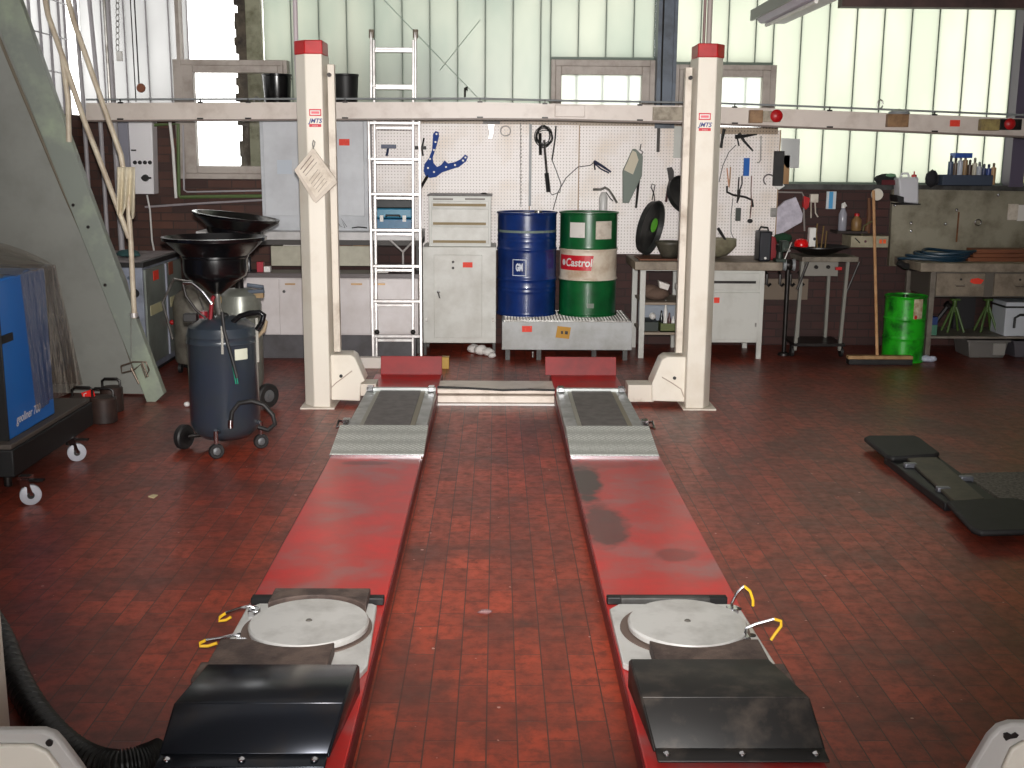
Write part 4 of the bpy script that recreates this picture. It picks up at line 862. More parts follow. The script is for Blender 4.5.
tag(B((lx(766), Y+.67, at(790, 309, Y).z), (lx(828), Y+.70, at(790, 287, Y).z)).build('pale_board', pm('dusty_board', (120, 106, 92), .8)), 'dusty pale board leaning on the wall below the hooks', 'board')
# ================================================================= TOOLS ON THE BOARDS
YP = 10.596
tpt = lambda x, y, Y=YP: at(x, y, Y)
def tl(pts, r, Y=YP, n=8): return MB().tube([tpt(x, y, Y) for x, y in pts], r, n)
T = thing('squeegee', 'dark blue squeegee hanging on the pegboard behind the ladder', 'squeegee', tpt(388, 155))
MB().pb(381, 144.5, 396, 148.5, YP-.02, .03).build('blade', pm('navy_plastic', (34, 46, 84), .4), T, bevel=.003); tl([(388, 148), (387.5, 152), (386.5, 156)], .011).build('handle', MATS['navy_plastic'], T)
T = thing('small_vice', 'small black clamp fixed to the pegboard beside the ladder', 'clamp', tpt(419, 150))
MB().pb(412, 146, 426, 149.5, YP-.03, .04).build('bar', black, T); tl([(424, 138), (422, 148), (423, 156)], .008).build('screw', dsteel, T)
# blue fork
T = thing('blue_fork_tool', 'blue forked spanner plate with drilled holes on a dark handle', 'fork tool', tpt(430, 180))
bf = [(435.5, 131), (438.5, 132), (439, 136), (436.5, 146), (434.5, 152), (432.5, 158), (433.5, 163), (437, 167), (441, 165), (444.5, 160.5), (448, 163.5), (455, 162), (461, 159), (465, 154.5), (468, 156.5), (466, 161.5), (459, 167), (449, 170), (442, 172.5), (436, 177), (430, 178), (425.5, 176), (423.5, 171), (424.5, 164), (429, 158), (432, 150), (432.5, 143), (433, 134)]
fk = MB().pp(bf, YP-.02, .024).build('plate', pm('tool_blue', (22, 62, 140), .75), T, bevel=.002)
for x, y in ((436.5, 134), (435.5, 142), (434, 150), (430, 159), (428, 168), (434, 172), (446, 167), (455, 165), (463, 160.5), (465.5, 157.5)):
    MB().lathe([(.009, 0), (.009, .002)], tpt(x, y, YP-.021), 10, (0, -1, 0)).build('drilled_hole', white, fk)
tl([(428, 175), (424, 182), (420, 189)], .014, YP-.008).build('handle', dsteel, T)
# clamp + ring + chain
T = thing('screw_clamp', 'dark screw clamp hanging below the rail left of the chain', 'clamp', tpt(491, 130))
MB().pb(483, 121, 500, 124, YP-.04, .05).build('jaw', dsteel, T); MB().pp([(487, 124), (495, 124), (494, 133), (492, 139), (488, 139), (489, 132)], YP-.04, .03).build('body', steel, T, bevel=.003)
tag(MB().tube([tpt(505.5+5*math.cos(a), 131+5*math.sin(a)) for a in [i*PI/9 for i in range(18)]], .006, 8, closed=True).build('wire_ring', alu), 'thin pale wire ring hanging left of the chain', 'ring')
cm = MB()
for i in range(24):
    y = 124+i*3.5; p = tpt(521, y); w = .008 if i % 2 else .002; d = .002 if i % 2 else .008
    cm.tube([p+Vector((w*math.cos(a), d*math.cos(a), .021*math.sin(a))) for a in [k*PI/5 for k in range(10)]], .0028, 5, closed=True)
tag(cm.build('hanging_chain', steel), 'thin steel chain hanging above the blue drum', 'chain')
# inspection lamp with coiled cable
T = thing('inspection_lamp', 'chrome inspection lamp with coiled black cable above the green drum', 'lamp', tpt(545, 190))
cl = MB(); random.seed(4)
for k in range(7):
    cx, cy = 544+random.uniform(-1, 1), 137+random.uniform(-1.5, 1.5); rx, ry = 7+random.uniform(-1.5, 2), 9+random.uniform(-2, 2)
    cl.tube([tpt(cx+rx*math.cos(a), cy+ry*math.sin(a), YP-.01-.008*k) for a in [i*PI/9 for i in range(18)]], .0045, 6, closed=True)
cl.build('coiled_cable', black, T)
tl([(544, 140), (545.5, 160), (547, 175)], .013, YP-.05).build('tube', chrome, T); tl([(546.5, 173), (548, 186), (548.5, 192)], .02, YP-.05).build('handle', blackpl, T)
tl([(540, 133), (540.5, 155)], .014, YP-.07).build('hook', dsteel, T)
tl([(556, 126), (555, 140), (552, 160)], .007, YP-.02).build('cable_loop', black, T); tl([(552, 160), (556, 170), (561, 184), (560, 192), (552, 195), (548.5, 190)], .004).build('cable_tail', black, T)
tag(tl([(553, 210), (558, 192), (566, 178), (578, 167), (590, 165.5), (596, 161)], .004).build('thin_cable', black), 'thin black cable looping across the pegboard to the grips', 'cable')
T = thing('locking_pliers', 'dark blue gripped pliers hanging tilted in the middle of the pegboard', 'pliers', tpt(602, 168))
tl([(594, 161), (602, 166), (611, 172)], [.012, .012, .008]).build('upper_grip', pm('navy_grip', (40, 44, 70), .5), T); tl([(594, 163), (601, 169), (609, 173)], .007).build('lower_grip', MATS['navy_grip'], T); tl([(594, 161), (595, 170)], .007).build('jaw', dsteel, T)
# spray gun
T = thing('spray_gun', 'silver spray gun with clear cup hanging above the green drum', 'spray gun', tpt(602, 212))
MB().lathe([(.035, 0), (.04, .005), (.04, .13), (.025, .17), (.012, .18)], tpt(603, 212, YP-.042), 18).build('cup', pm('milky_cup', (206, 204, 202), .3), T)
tl([(593, 189.5), (601, 189.5), (604, 188)], .012, YP-.014).build('nozzle', steel, T); tl([(604, 187), (609, 190), (613, 196), (617, 203)], .011, YP-.014).build('grip', steel, T); tl([(606, 192), (610, 198), (613, 201)], .005, YP-.07).build('trigger', chrome, T)
# scoop funnel
T = thing('sheet_funnel', 'tapered grey green scoop with pale inner face hanging on the pegboard', 'scoop', tpt(625, 203))
MB().pp([(623, 171), (633, 149), (636, 149), (643, 156), (642, 176), (629, 203), (623, 203)], YP-.07, .06).build('shell', pm('sage_plastic', (104, 116, 106), .5), T, bevel=.004)
MB().pp([(624, 170), (632.5, 150.5), (636, 152), (638.5, 160), (633, 174.5)], YP-.074, .004).build('inner_face', pm('pale_inner', (206, 198, 176), .6), T, smooth=False)
T2 = tag(tl([(641, 144), (640, 150), (643, 152), (641, 156)], .005).build('wire_hook', dsteel), 'dark wire hook above the grey green scoop', 'hook')
tag(tl([(640, 158), (639, 176), (636, 208)], [.012, .014, .01], YP-.01).build('iron_bar', dsteel), 'long dark flat bar hanging right of the scoop', 'bar')
tag(MB().pb(657, 128, 660, 152, YP-.02, .02).build('iron_bar', dsteel, bevel=.003), 'short dark bar hanging under the rail near the right post', 'bar')
tag(MB().pb(674, 122, 687, 158, YP-.006, .012).build('clear_sleeve', pm('clear_plastic_sleeve', (200, 202, 196), .25)), 'translucent plastic sleeve hanging left of the right post', 'plastic sleeve')
# black frying-pan shaped drip pans
def hoop(nm, cx, cy, a, b, tilt, lab, Yc, patch=False):
    T = thing(nm, lab, 'drip pan', tpt(cx, cy, Yc))
    c = tpt(cx, cy, Yc); k = (tpt(cx+10, cy, Yc)-c).length/10
    t = math.radians(tilt); ax = Vector((math.cos(t), 0, math.sin(t))); ay = Vector((-math.sin(t), 0, math.cos(t)))
    # disc normal: mostly sideways so that it reads as a narrow ellipse
    cosq = a/b; nrm = (ax*math.sqrt(1-cosq**2)+Vector((0, -1, 0))*cosq); u = ax*cosq+Vector((0, 1, 0))*math.sqrt(1-cosq**2)
    R_ = b*k; pr = [(R_*.86, -.055), (R_*.97, -.045), (R_, 0), (R_*1.03, .002), (R_*1.03, .008), (R_*.97, .006), (R_*.93, -.035), (R_*.82, -.043), (0, -.043)]
    m = MB(); n = 40; o = 0
    for r_, h_ in pr:
        for q in range(n):
            an = 2*PI*q/n; m.v.append(c+nrm*h_+(u*math.cos(an)+ay*math.sin(an))*max(r_, 1e-4))
    for i in range(len(pr)-1):
        for q in range(n): q2 = (q+1) % n; m.f.append((i*n+q, i*n+q2, (i+1)*n+q2, (i+1)*n+q))
    m.f.append(tuple(range(n)))
    p_ = m.build('bowl', pm('cast_pan_black', (40, 40, 40), .45, .2, (66, 66, 64), 7, .45, .7), T)
    if patch:
        pc = c+nrm*(-.036)+u*(R_*.5)+ay*R_*.10
        MB().add([pc+(u*math.cos(an)*.075+ay*math.sin(an)*.065)+nrm*.002 for an in [i*PI/9 for i in range(18)]], [tuple(range(18))]).build('green_patch', pm('lime_paint', (110, 214, 44), .5), p_, smooth=False)
    return T, c, ax, ay, R_
T, c, ax, ay, R_ = hoop('black_drip_pan', 652, 228, 13.5, 27, -13, 'round black pan with a lime green patch hanging beside the right post', YP-.24, True)
MB().tube([tpt(x, y, YP-.10) for x, y in ((655, 205), (654, 194), (651, 187), (652, 184), (655, 185), (654, 190), (652, 200))], .005, 7).build('hanging_wire', dsteel, T)
hoop('black_drip_pan', 684, 194, 14, 19, 38, 'smaller dark pan hanging half behind the right post', YP-.16)
T = thing('pipe_wrench', 'dark pipe wrench hanging above the black pan', 'wrench', tpt(669, 200))
tl([(666, 202), (668, 188), (671, 176)], .011).build('handle', pm('maroon_iron', (74, 44, 44), .5, .2), T); MB().pp([(667, 168), (672, 167), (674, 171), (674, 177), (673, 185), (670, 186), (669, 180), (668, 173)], YP-.03, .03).build('jaw', dsteel, T, bevel=.003)
tag(tl([(685, 175), (686.5, 183), (682, 188)], .006).build('wire_loop', dsteel), 'dark wire loop just left of the right post', 'wire')
# right of the post
T = thing('grease_gun', 'black grease gun with two spread handles high on the right pegboard', 'grease gun', tpt(742, 138))
tl([(735, 137), (745, 136), (757, 134)], [.02, .014, .009]).build('barrel', black, T); tl([(739, 133), (744, 141), (753, 151)], [.016, .012, .008]).build('lever', black, T); tl([(737, 137), (739, 146)], .007).build('trigger', dsteel, T)
tag(tl([(736, 145), (729, 152), (723, 165), (719, 182)], .0035).build('thin_hose', dsteel), 'thin dark hose hanging from the grease gun', 'hose')
tag(tl([(724, 129), (722, 140), (721, 148)], [.02, .012, .014]).build('black_grip', black), 'black grip tool hanging right against the right post', 'grip')
tag(MB().pb(744, 158, 749.5, 176, YP-.03, .03).build('blue_file_holder', pm('strong_blue', (30, 100, 186), .7), bevel=.003), 'small upright blue plastic block on the right pegboard', 'block')
T = thing('socket_bar', 'thin L-shaped steel bar hanging right of the grease gun', 'bar', tpt(761, 163))
tl([(761, 136), (760.5, 160), (759, 162.5), (757, 162.5)], .006).build('shaft', steel, T)
T = thing('horseshoe_clamp', 'round open spring clamp at the right edge of the pegboard', 'clamp', tpt(769, 185))
MB().tube([tpt(769+5.5*math.cos(a), 180+5.5*math.sin(a)) for a in [2.2+i*.43 for i in range(12)]], [.007]*12, 8).build('band', pm('grey_clamp', (110, 104, 104), .4, .4), T)
T = thing('side_pliers', 'small pale handled pliers at the left of the right pegboard', 'pliers', tpt(728, 188))
tl([(727, 168), (728, 178), (729, 187)], .006).build('handle', pm('peach_grip', (206, 150, 116), .5), T); tl([(730.5, 167), (730, 178), (729, 187)], .006).build('handle', wood, T)
T = thing('long_pliers', 'dark long nosed pliers in the middle of the right pegboard', 'pliers', tpt(739, 205))
tl([(739, 177), (738.5, 184), (738, 192)], .007).build('handle', dsteel, T); tl([(742, 176), (742, 184), (739, 192)], .007).build('handle', dsteel, T); tl([(739, 190), (738.5, 197), (737, 203)], [.018, .014, .006]).build('nose', dsteel, T)
tag(tl([(727, 186), (727, 192), (733, 195), (745, 197), (752, 200), (753, 207)], .010).build('c_clamp', dsteel), 'black angled clamp under the long nosed pliers', 'clamp')
tag(tl([(751.5, 176), (751, 190), (751.5, 205), (750, 218)], .005).build('rusty_rod', pm('rust_rod', (120, 84, 70), .6)), 'thin rusty rod hanging below the blue block', 'rod')
tag(MB().pb(736, 208, 741, 221, YP-.03, .03).build('dark_battery', pm('dark_sage', (58, 64, 58), .5), bevel=.004), 'small dark upright block below the pliers', 'block')
T = thing('plug_cable', 'black plug with cable dangling low on the right pegboard', 'plug', tpt(750, 222))
MB().ball(tpt(750, 221, YP-.02), .022, 12, (1.2, 1, .9)).build('plug', black, T); tl([(750, 214), (751, 205)], .004).build('cable', black, T); tl([(733, 198), (731, 215), (731, 232), (734, 240)], .003).build('lead', black, T)
tag(tl([(718, 228), (721, 233), (725, 239), (728, 250)], [.012, .014, .010, .010], 10.28).build('tilted_tub_handle', black), 'dark tilted handle sticking out of the olive tub', 'handle')  # dark handle standing in the olive tub
tag(MB().pb(774, 151, 784, 186, 10.56, .05).build('black_case', black, bevel=.006), 'tall black case on the frame between pegboard and window', 'case')
tag(MB().pb(783.5, 155, 789.5, 185, 10.66, .04).build('wood_strip', wood, bevel=.002), 'pale wooden strip beside the black case at the window', 'wood strip')
tag(MB().pp([(781, 138), (800, 139), (799, 168), (787, 168), (781, 160)], 10.66, .006).build('window_paper', pm('greyish_paper', (190, 192, 192), .8), smooth=False), 'grey sheet of paper stuck at the left edge of the right window', 'paper')
tag(MB().pp([(774, 186), (782, 182), (785, 186), (779, 190)], YP-.03, .04).build('pale_funnel', white, bevel=.004), 'small pale bent piece at the lower right pegboard corner', 'bracket')
# paper bag on the brick wall
pb3 = MB(); q = [(775, 210), (785, 201), (796, 197), (803, 214), (802, 222), (776, 237)]
tag(pb3.pp(q, 10.665, .035).build('paper_sheet', pm('lilac_paper', (208, 202, 214), .8, 0, (176, 170, 184), 12, bump=.5, bscale=12), bevel=.004), 'crumpled white paper hanging tilted right of the pegboard', 'paper')
tag(MB().pb(771, 208, 777, 217, 10.57, .03).build('socket_plate', steel, bevel=.003), 'small metal socket plate at the lower pegboard corner', 'socket')
tag(MB().tube([at(777, 192, 10.66), at(802, 192.5, 10.66), at(803.5, 196, 10.66), at(804, 215, 10.66), at(804.5, 231, 10.66)], .008, 8).build('wall_conduit', pm('conduit_grey', (140, 132, 128), .5)), 'grey conduit bending down the brick wall beside the paper', 'conduit')
T = thing('red_holder', 'small red holder on the brick wall right of the paper', 'holder', at(807, 208, 10.66)); MB().pp([(804, 196), (810, 198), (809, 207), (806, 210), (803.5, 207)], 10.63, .06).build('body', red, T, bevel=.004)
T = thing('wall_switch', 'cream switch box with two cables on the dark brick wall', 'switch', at(814, 201, 10.66))
MB().pb(810.5, 194, 818.5, 202.5, 10.64, .05).build('box', cream_dirty, T, bevel=.004); MB().tube([at(811, 202, 10.67), at(811, 218, 10.67)], .006, 6).build('cable', cream_dirty, T); MB().tube([at(815, 202, 10.67), at(815.5, 213, 10.67), at(818, 217, 10.67)], .006, 6).build('cable', cream_dirty, T)
T = thing('wall_notice', 'blue and white notice plate on the dark brick wall', 'notice', at(832, 208, 10.66))
MB().pb(826.5, 191.5, 836, 209, 10.68, .015).build('plate', pm('notice_white', (206, 212, 216), .5), T); MB().pb(829, 191.8, 833, 208.7, 10.675, .003).build('blue_stripe', pm('notice_blue', (72, 156, 210), .5), T, smooth=False)
# spray bottles on a small shelf
zs1 = at(850, 231, 10.5).z
tag(B((at(836, 231, 10.5).x, 10.45, zs1-.02), (at(866, 231, 10.5).x, YW, zs1)).build('wall_shelf', pm('dark_shelf', (48, 38, 34), .7)), 'small dark shelf on the brick wall carrying two bottles', 'shelf')
def bottle(x, Y, z, r, h, mat, cap, lab, nm='spray_bottle', grp=None, neck=.6):
    c = Vector((at(x, 230, Y).x, Y, z)); T = thing(nm, lab, 'bottle', c, grp)
    MB().lathe([(r*.9, 0), (r, .006), (r, h*neck), (r*.45, h*.8), (r*.4, h*.86)], c, 18).build('body', mat, T); MB().lathe([(r*.5, h*.82), (r*.5, h*.97), (r*.2, h)], c, 14).build('cap', cap, T); return T, c
T, c = bottle(842, 10.55, zs1, .038, .25, pm('hazy_clear', (150, 150, 160), .2), white, 'clear spray bottle with white trigger on the dark wall shelf')
MB().tube([c+Vector((0, 0, .235)), c+Vector((.0, -.02, .25)), c+Vector((.015, -.03, .22))], .01, 8).build('trigger', white, T)
bottle(856, 10.55, zs1, .046, .16, pm('amber_plastic', (128, 98, 60), .4), red, 'amber bottle with a red cap on the dark wall shelf')
# beige box shelf with orange stickers
T = thing('putty_wall_box', 'putty coloured shelf box with orange stickers on the brick wall', 'shelf box', base(851, 889, 247, 10.4))
MB().pb(851, 236, 888.5, 247.5, 10.42, .28).build('body', pm('putty', (164, 156, 132), .5, 0, (140, 132, 110), 8), T, bevel=.003)
MB().pb(879.5, 239.5, 882, 243.5, 10.415, .004).build('orange_sticker', orst, T, smooth=False); MB().pb(883.2, 239.5, 886, 243.5, 10.415, .004).build('orange_sticker', orst, T, smooth=False)
tl([(855, 238), (858, 241), (860, 243)], .005, 10.41).build('clip', dsteel, T); MB().lathe([(.012, 0), (.01, .004)], at(865.5, 241.5, 10.42), 10, (0, -1, 0)).build('knob', pm('plum', (90, 50, 60), .5), T)
T = thing('round_dial', 'half visible cream round dial behind the broom handle', 'dial', at(877, 200, 10.6))
MB().lathe([(.055, 0), (.052, .015), (0, .016)], at(877, 194.5, 10.62), 24, (0, -1, 0)).build('face', cream, T)
tag(tl([(869, 198), (869.5, 215), (867, 233)], [.012, .02, .026], 10.62).build('hand_brush', pm('brush_brown', (108, 70, 44), .7)), 'brown hand brush hanging left of the broom handle', 'brush')
tag(tl([(862, 236), (864, 226), (870, 222), (876, 221)], .008, 10.5).build('olive_strap', pm('olive_strap', (96, 90, 56), .8)), 'olive strap curling over the putty box', 'strap')
# broom
T = thing('push_broom', 'wide push broom with long wooden handle leaning on the wall', 'broom', gr(880, 363, 0))
ph = gr(876.5, 364, 0); pt = at(873.5, 191, 10.55)
a, b = gr(847, 364, 0).x, gr(911, 364, 0).x
MB().tube([Vector((ph.x, ph.y, .075)), pt], .0135, 10).build('handle', pm('broom_wood', (204, 158, 116), .55, 0, (178, 128, 86), 8), T)
B((a, ph.y-.035, .045), (b, ph.y+.035, .075)).build('head', wood, T, bevel=.004); B((a+.005, ph.y-.045, 0), (b-.005, ph.y+.04, .047)).build('bristles', black, T, bevel=.004)
# ================================================================= RIGHT BENCH
zled = at(960, 190, 10.5).z
T = thing('splash_panel', 'stained grey metal panel behind the right workbench', 'panel', base(889, 1040, 264, 10.6))
MB().pp([(893, 189), (1060, 192), (1060, 266), (889, 266)], 10.64, .057).build('sheet', pm('stained_zinc', (150, 144, 126), .5, .1, (98, 90, 72), 3.5, .42, .7), T, smooth=False)
MB().pb(957, 212, 958.5, 242, 10.632, .004).build('rust_streak', pm('rust', (120, 74, 40), .8, 0, (96, 56, 32), 20), T, smooth=False)
for x, y in ((911, 223), (911, 231), (945.5, 224), (956.5, 210), (895, 205), (998, 195)):
    MB().ball(at(x, y, 10.63), .016, 10).build('bolt', chrome, T)
p = at(978, 222.5, 10.63); MB().tube([p+Vector((.028*math.cos(a), 0, .028*math.sin(a))) for a in [i*PI/8 for i in range(16)]], .006, 6, closed=True).build('ring', chrome, T)
tag(MB().pb(1008, 204, 1018, 220, 10.61, .012).build('small_note', paper_d), 'small soiled note on the stained panel near the right edge', 'note')
tag(MB().pb(1018, 205, 1026, 221, 10.61, .012).build('white_note', paper), 'small white note at the right edge of the stained panel', 'note')
# bench
Y = 9.9; lx = lambda px, py=300, Y=Y: at(px, py, Y).x
T = thing('worn_workbench', 'worn steel workbench with two drawers at the far right', 'workbench', base(905, 1060, 362, Y))
zb0, zb1 = at(960, 272, Y).z, at(960, 263.5, Y).z; a, b = lx(921, 266), lx(1120, 266)
B((a, Y, zb0), (b, Y+.68, zb1)).build('worktop', benchw, T, bevel=.005)
gb = pm('bench_grey', (128, 120, 110), .5, 0, (96, 88, 78), 6)
for x0, x1 in ((930, 935), (1112, 1118)):
    for yy in (Y+.02, Y+.6): B((lx(x0), yy, 0), (lx(x1), yy+.045, zb0)).build('leg', gb, T, bevel=.002)
za = at(960, 297.5, Y).z
B((lx(932), Y+.04, za), (lx(1115), Y+.55, zb0)).build('drawer_case', pm('case_dark', (96, 90, 82), .5), T)
for x0, x1, stc in ((936, 984, True), (994, 1044, False)):
    d = B((lx(x0), Y+.02, za+.012), (lx(x1), Y+.05, zb0-.015)).build('drawer', pm('drawer_drab', (138, 126, 110), .5, 0, (108, 96, 82), 8), T, bevel=.003)
    xm = lx((x0+x1)/2-1); zm = (za+zb0)/2; MB().tube([(xm-.04, Y+.015, zm), (xm-.035, Y-.008, zm-.01), (xm+.035, Y-.008, zm-.01), (xm+.04, Y+.015, zm)], .005, 8).build('handle', chrome, d)
    MB().lathe([(.01, 0), (.01, .004)], (xm+.01, Y+.018, zm+.045), 10, (0, -1, 0)).build('lock', black, d)
    if stc: MB().add([at(x, y, Y+.016) for x, y in ((971, 279), (978, 278), (984, 280), (981, 284), (974, 284), (970, 282))], [tuple(range(6))]).build('red_sticker', redst, d, smooth=False)
z = at(970, 337, Y).z; B((lx(930), Y+.03, z-.02), (lx(1118), Y+.62, z)).build('lower_shelf', gb, T, bevel=.002); zsh = z
# hose on bench
hs = MB(); random.seed(8)
for k in range(4):
    cx = lx(934, 260, Y+.25)+.05*k; hs.tube([(cx+(.30-.02*k)*math.cos(a)+.02*math.sin(3*a), Y+.30+.17*math.sin(a), zb1+.014+.022*k+.012*math.sin(2*a+k)) for a in [i*PI/12 for i in range(24)]], .013, 8, closed=True)
tag(hs.build('blue_air_hose', pm('hose_teal', (24, 52, 70), .4)), 'dark blue air hose coiled on the right workbench', 'hose')
tag(tl([(898, 262), (904, 266), (916, 268), (924, 265)], .03, Y+.3).build('black_rubber_lump', black), 'black rubber piece hanging over the left bench end', 'rubber piece')
for k, (x0, x1, y0, y1, lab) in enumerate(((974, 1045, 257.5, 264, 'reddish plank at the bottom of the plank pile on the right workbench'), (980, 1045, 253, 257.5, 'reddish plank in the middle of the plank pile on the right workbench'), (983, 1045, 248.5, 253, 'reddish plank on top of the plank pile on the right workbench'))):
    zA = zb1+.035*k; tag(B((lx(x0), Y+.2+.02*k, zA), (lx(x1), Y+.45, zA+.034)).build('wooden_plank', woodr, bevel=.003), lab, 'plank', 'reddish planks on the right workbench')
# beneath
def stand(x, lab):
    T = thing('axle_stand', lab, 'axle stand', (lx(x), Y+.3, zsh), 'green axle stands under the right workbench'); c = Vector((lx(x), Y+.3, zsh)); h = .30
    gm = pm('axle_green', (66, 92, 34), .5)
    for dx, dy in ((-.075, -.07), (.075, -.07), (.075, .07), (-.075, .07)): MB().tube([c+Vector((dx, dy, .005)), c+Vector((dx*.15, dy*.15, h*.75))], .011, 8).build('leg', gm, T)
    MB().lathe([(.018, h*.6), (.018, h*.95)], c, 12).build('column', gm, T); B(c+Vector((-.04, -.02, h*.95)), c+Vector((.04, .02, h))).build('saddle', gm, T)
stand(969, 'green axle stand nearer the left leg of the right workbench'); stand(1003, 'green axle stand at the right, nearer the white case')
T = thing('blue_green_box', 'small blue and green box under the right workbench beside its leg', 'box', (lx(940), Y+.2, zsh))
B((lx(936), Y+.1, zsh), (lx(944), Y+.3, zsh+.09)).build('lower_part', pm('mint_box', (70, 120, 98), .5), T, bevel=.003); B((lx(936), Y+.1, zsh+.09), (lx(944), Y+.3, zsh+.16)).build('upper_part', pm('navy_box', (36, 58, 110), .5), T, bevel=.003)
T = thing('dark_drill', 'dark power tool standing on the shelf behind the blue box', 'power tool', (lx(948), Y+.35, zsh))
tl([(946, 303), (949, 306), (952, 308)], .03, Y+.35).build('motor', dsteel, T); MB().tube([at(948, 306, Y+.35), Vector((lx(948), Y+.35, zsh+.02))], .022, 8).build('grip', black, T); MB().box((lx(946)-.02, Y+.32, zsh), (lx(951)+.01, Y+.40, zsh+.03)).build('base', black, T)
B((lx(976), Y+.5, zsh), (lx(1000), Y+.55, zsh+.33)).build('x', black) if False else None
tag(B((lx(978), Y+.5, zsh), (lx(1000), Y+.56, zsh+.33)).build('dark_board', pm('dark_board', (34, 32, 34), .7)), 'dark board standing between the green axle stands', 'board')
T = thing('white_case', 'white case with black handle on the bench shelf at the right edge', 'case', (lx(1030), Y+.2, zsh))
B((lx(1010), Y+.06, zsh), (lx(1050), Y+.35, zsh+.30)).build('shell', pm('case_white', (196, 200, 206), .4), T, bevel=.008); B((lx(1009), Y+.05, zsh+.25), (lx(1051), Y+.36, zsh+.265)).build('seam', dsteel, T)
MB().tube([at(x, y, Y+.05) for x, y in ((1014, 328), (1015, 318), (1020, 315), (1030, 315))], .012, 8).build('handle', black, T)
def tub(x0, x1, yt, lab, Yo, mat):
    a, b = lx(x0, 345, Yo), lx(x1, 345, Yo); h = at((x0+x1)/2, yt, Yo).z; T = thing('plastic_tub', lab, 'tub', ((a+b)/2, Yo+.15, 0))
    m = MB().hull8([(a+.03, Yo+.02, 0), (b-.03, Yo+.02, 0), (b-.03, Yo+.34, 0), (a+.03, Yo+.34, 0)], [(a, Yo, h), (b, Yo, h), (b, Yo+.36, h), (a, Yo+.36, h)]); m.build('body', mat, T, bevel=.01)
    B((a-.012, Yo-.012, h-.02), (b+.012, Yo+.372, h)).build('rim', mat, T, bevel=.005)
    B((b-.14, Yo-.006, .03), (b-.03, Yo+.01, h-.03)).build('end_panel', pm('tub_pale', (150, 146, 140), .5), T, bevel=.003)
tub(968, 1009, 340, 'pale grey plastic tub on the floor under the right workbench', Y+.1, pm('tub_grey', (112, 108, 104), .5)); tub(1014, 1050, 341, 'round edged grey tub on the floor at the right edge', Y+.12, pm('tub_plum', (92, 88, 94), .5))
pc = MB(); random.seed(6)
for dx, r in ((0, .04), (.06, .035), (.03, .03)): pc.ball(gr(926+dx*100, 362)+Vector((0, 0, r*.75)), r, 10, (1.1, 1, .75), .2)
tag(pc.build('crumpled_paper', pm('bluish_paper', (190, 196, 214), .8)), 'crumpled bluish white paper on the floor beside the green drum', 'crumpled paper')
# green drum
Yf = 9.72; x0, x1 = at(884.5, 330, Yf+.15).x, at(926, 330, Yf+.15).x; r = (x1-x0)/2; c = Vector(((x0+x1)/2, Yf+r, 0)); h = at(905, 297.5, Yf).z
T = thing('green_drum', 'bright green small drum on the floor beside the right workbench', 'drum', c)
P = [(r-.012, 0), (r, 0), (r, .01)]
for i in range(1, 60):
    u = i/60; rr = r-.008
    for ub in (.36, .66): rr += .008*math.exp(-((u-ub)/.015)**2)
    P.append((rr, .01+u*(h-.02)))
P += [(r, h-.01), (r, h), (r-.01, h), (r-.012, h-.012), (0, h-.012)]
MB().lathe(P, c, 44).build('body', pm('vivid_green', (36, 168, 30), .3, 0, (14, 84, 20), 6, .48, .66), T, ang=60)
Wl = wrap(c, r-.008, math.radians(14), h*.82, .002); m = MB(); strip(m, -.035, -.10, .055, .10, Wl); lb = m.build('label', pm('stained_label', (196, 188, 160), .7, 0, (150, 120, 90), 20), T, smooth=False)
MB().add([wrap(c, r-.008, math.radians(14), h*.82, .004)(Vector((-.012+.012*math.cos(a), -.07+.02*math.sin(a), 0))) for a in [i*PI/5 for i in range(10)]], [tuple(range(10))]).build('label_mark', red, lb, smooth=False)
MB().lathe([(.025, 0), (.025, .02), (0, .021)], c+Vector((-.03, -.06, h-.012)), 12).build('bung', chrome, T)
# ledge items
Yl = 10.66
zle = zs+.012
def lz(x, y): return at(x, y, Yl).z
T = thing('jerry_can', 'white plastic jerry can with red cap hanging on the ledge', 'jerry can', at(908, 203, 10.5))
jw = pm('jerry_white', (206, 206, 212), .35)
MB().hull8([at(900, 202, 10.45), at(919, 204, 10.45), at(919, 204, 10.45)+Vector((0, .16, 0)), at(900, 202, 10.45)+Vector((0, .16, 0))], [at(899, 177.5, 10.45), at(919, 177, 10.45), at(919, 177, 10.45)+Vector((0, .16, 0)), at(899, 177.5, 10.45)+Vector((0, .16, 0))]).build('body', jw, T, bevel=.015)
p = at(914, 177, 10.5); MB().lathe([(.024, -.01), (.024, .02), (.006, .024), (.006, .05)], p, 14).build('cap', red, T); MB().tube([at(901, 177, 10.52), at(902, 173.5, 10.52), at(908, 173.5, 10.52), at(909, 177, 10.52)], .01, 8).build('handle', jw, T)
MB().pp([(897, 195), (904, 197), (904, 203), (898, 202)], 10.44, .2).build('bracket', black, T)
zj = at(908, 203.5, 10.45).z; MB().box((at(898, 203, 10.45).x, 10.43, zj-.012), (at(920, 203, 10.45).x, 10.64, zj)).build('bracket_shelf', black, T)
cp_ = MB(); random.seed(12); cp_.ball((at(884, 182, Yl).x, 10.62, zle+.05), .07, 14, (1.5, .7, .7), .1); cp_.box((at(877, 186, Yl).x, 10.57, zle), (at(897, 186, Yl).x, 10.68, zle+.03))
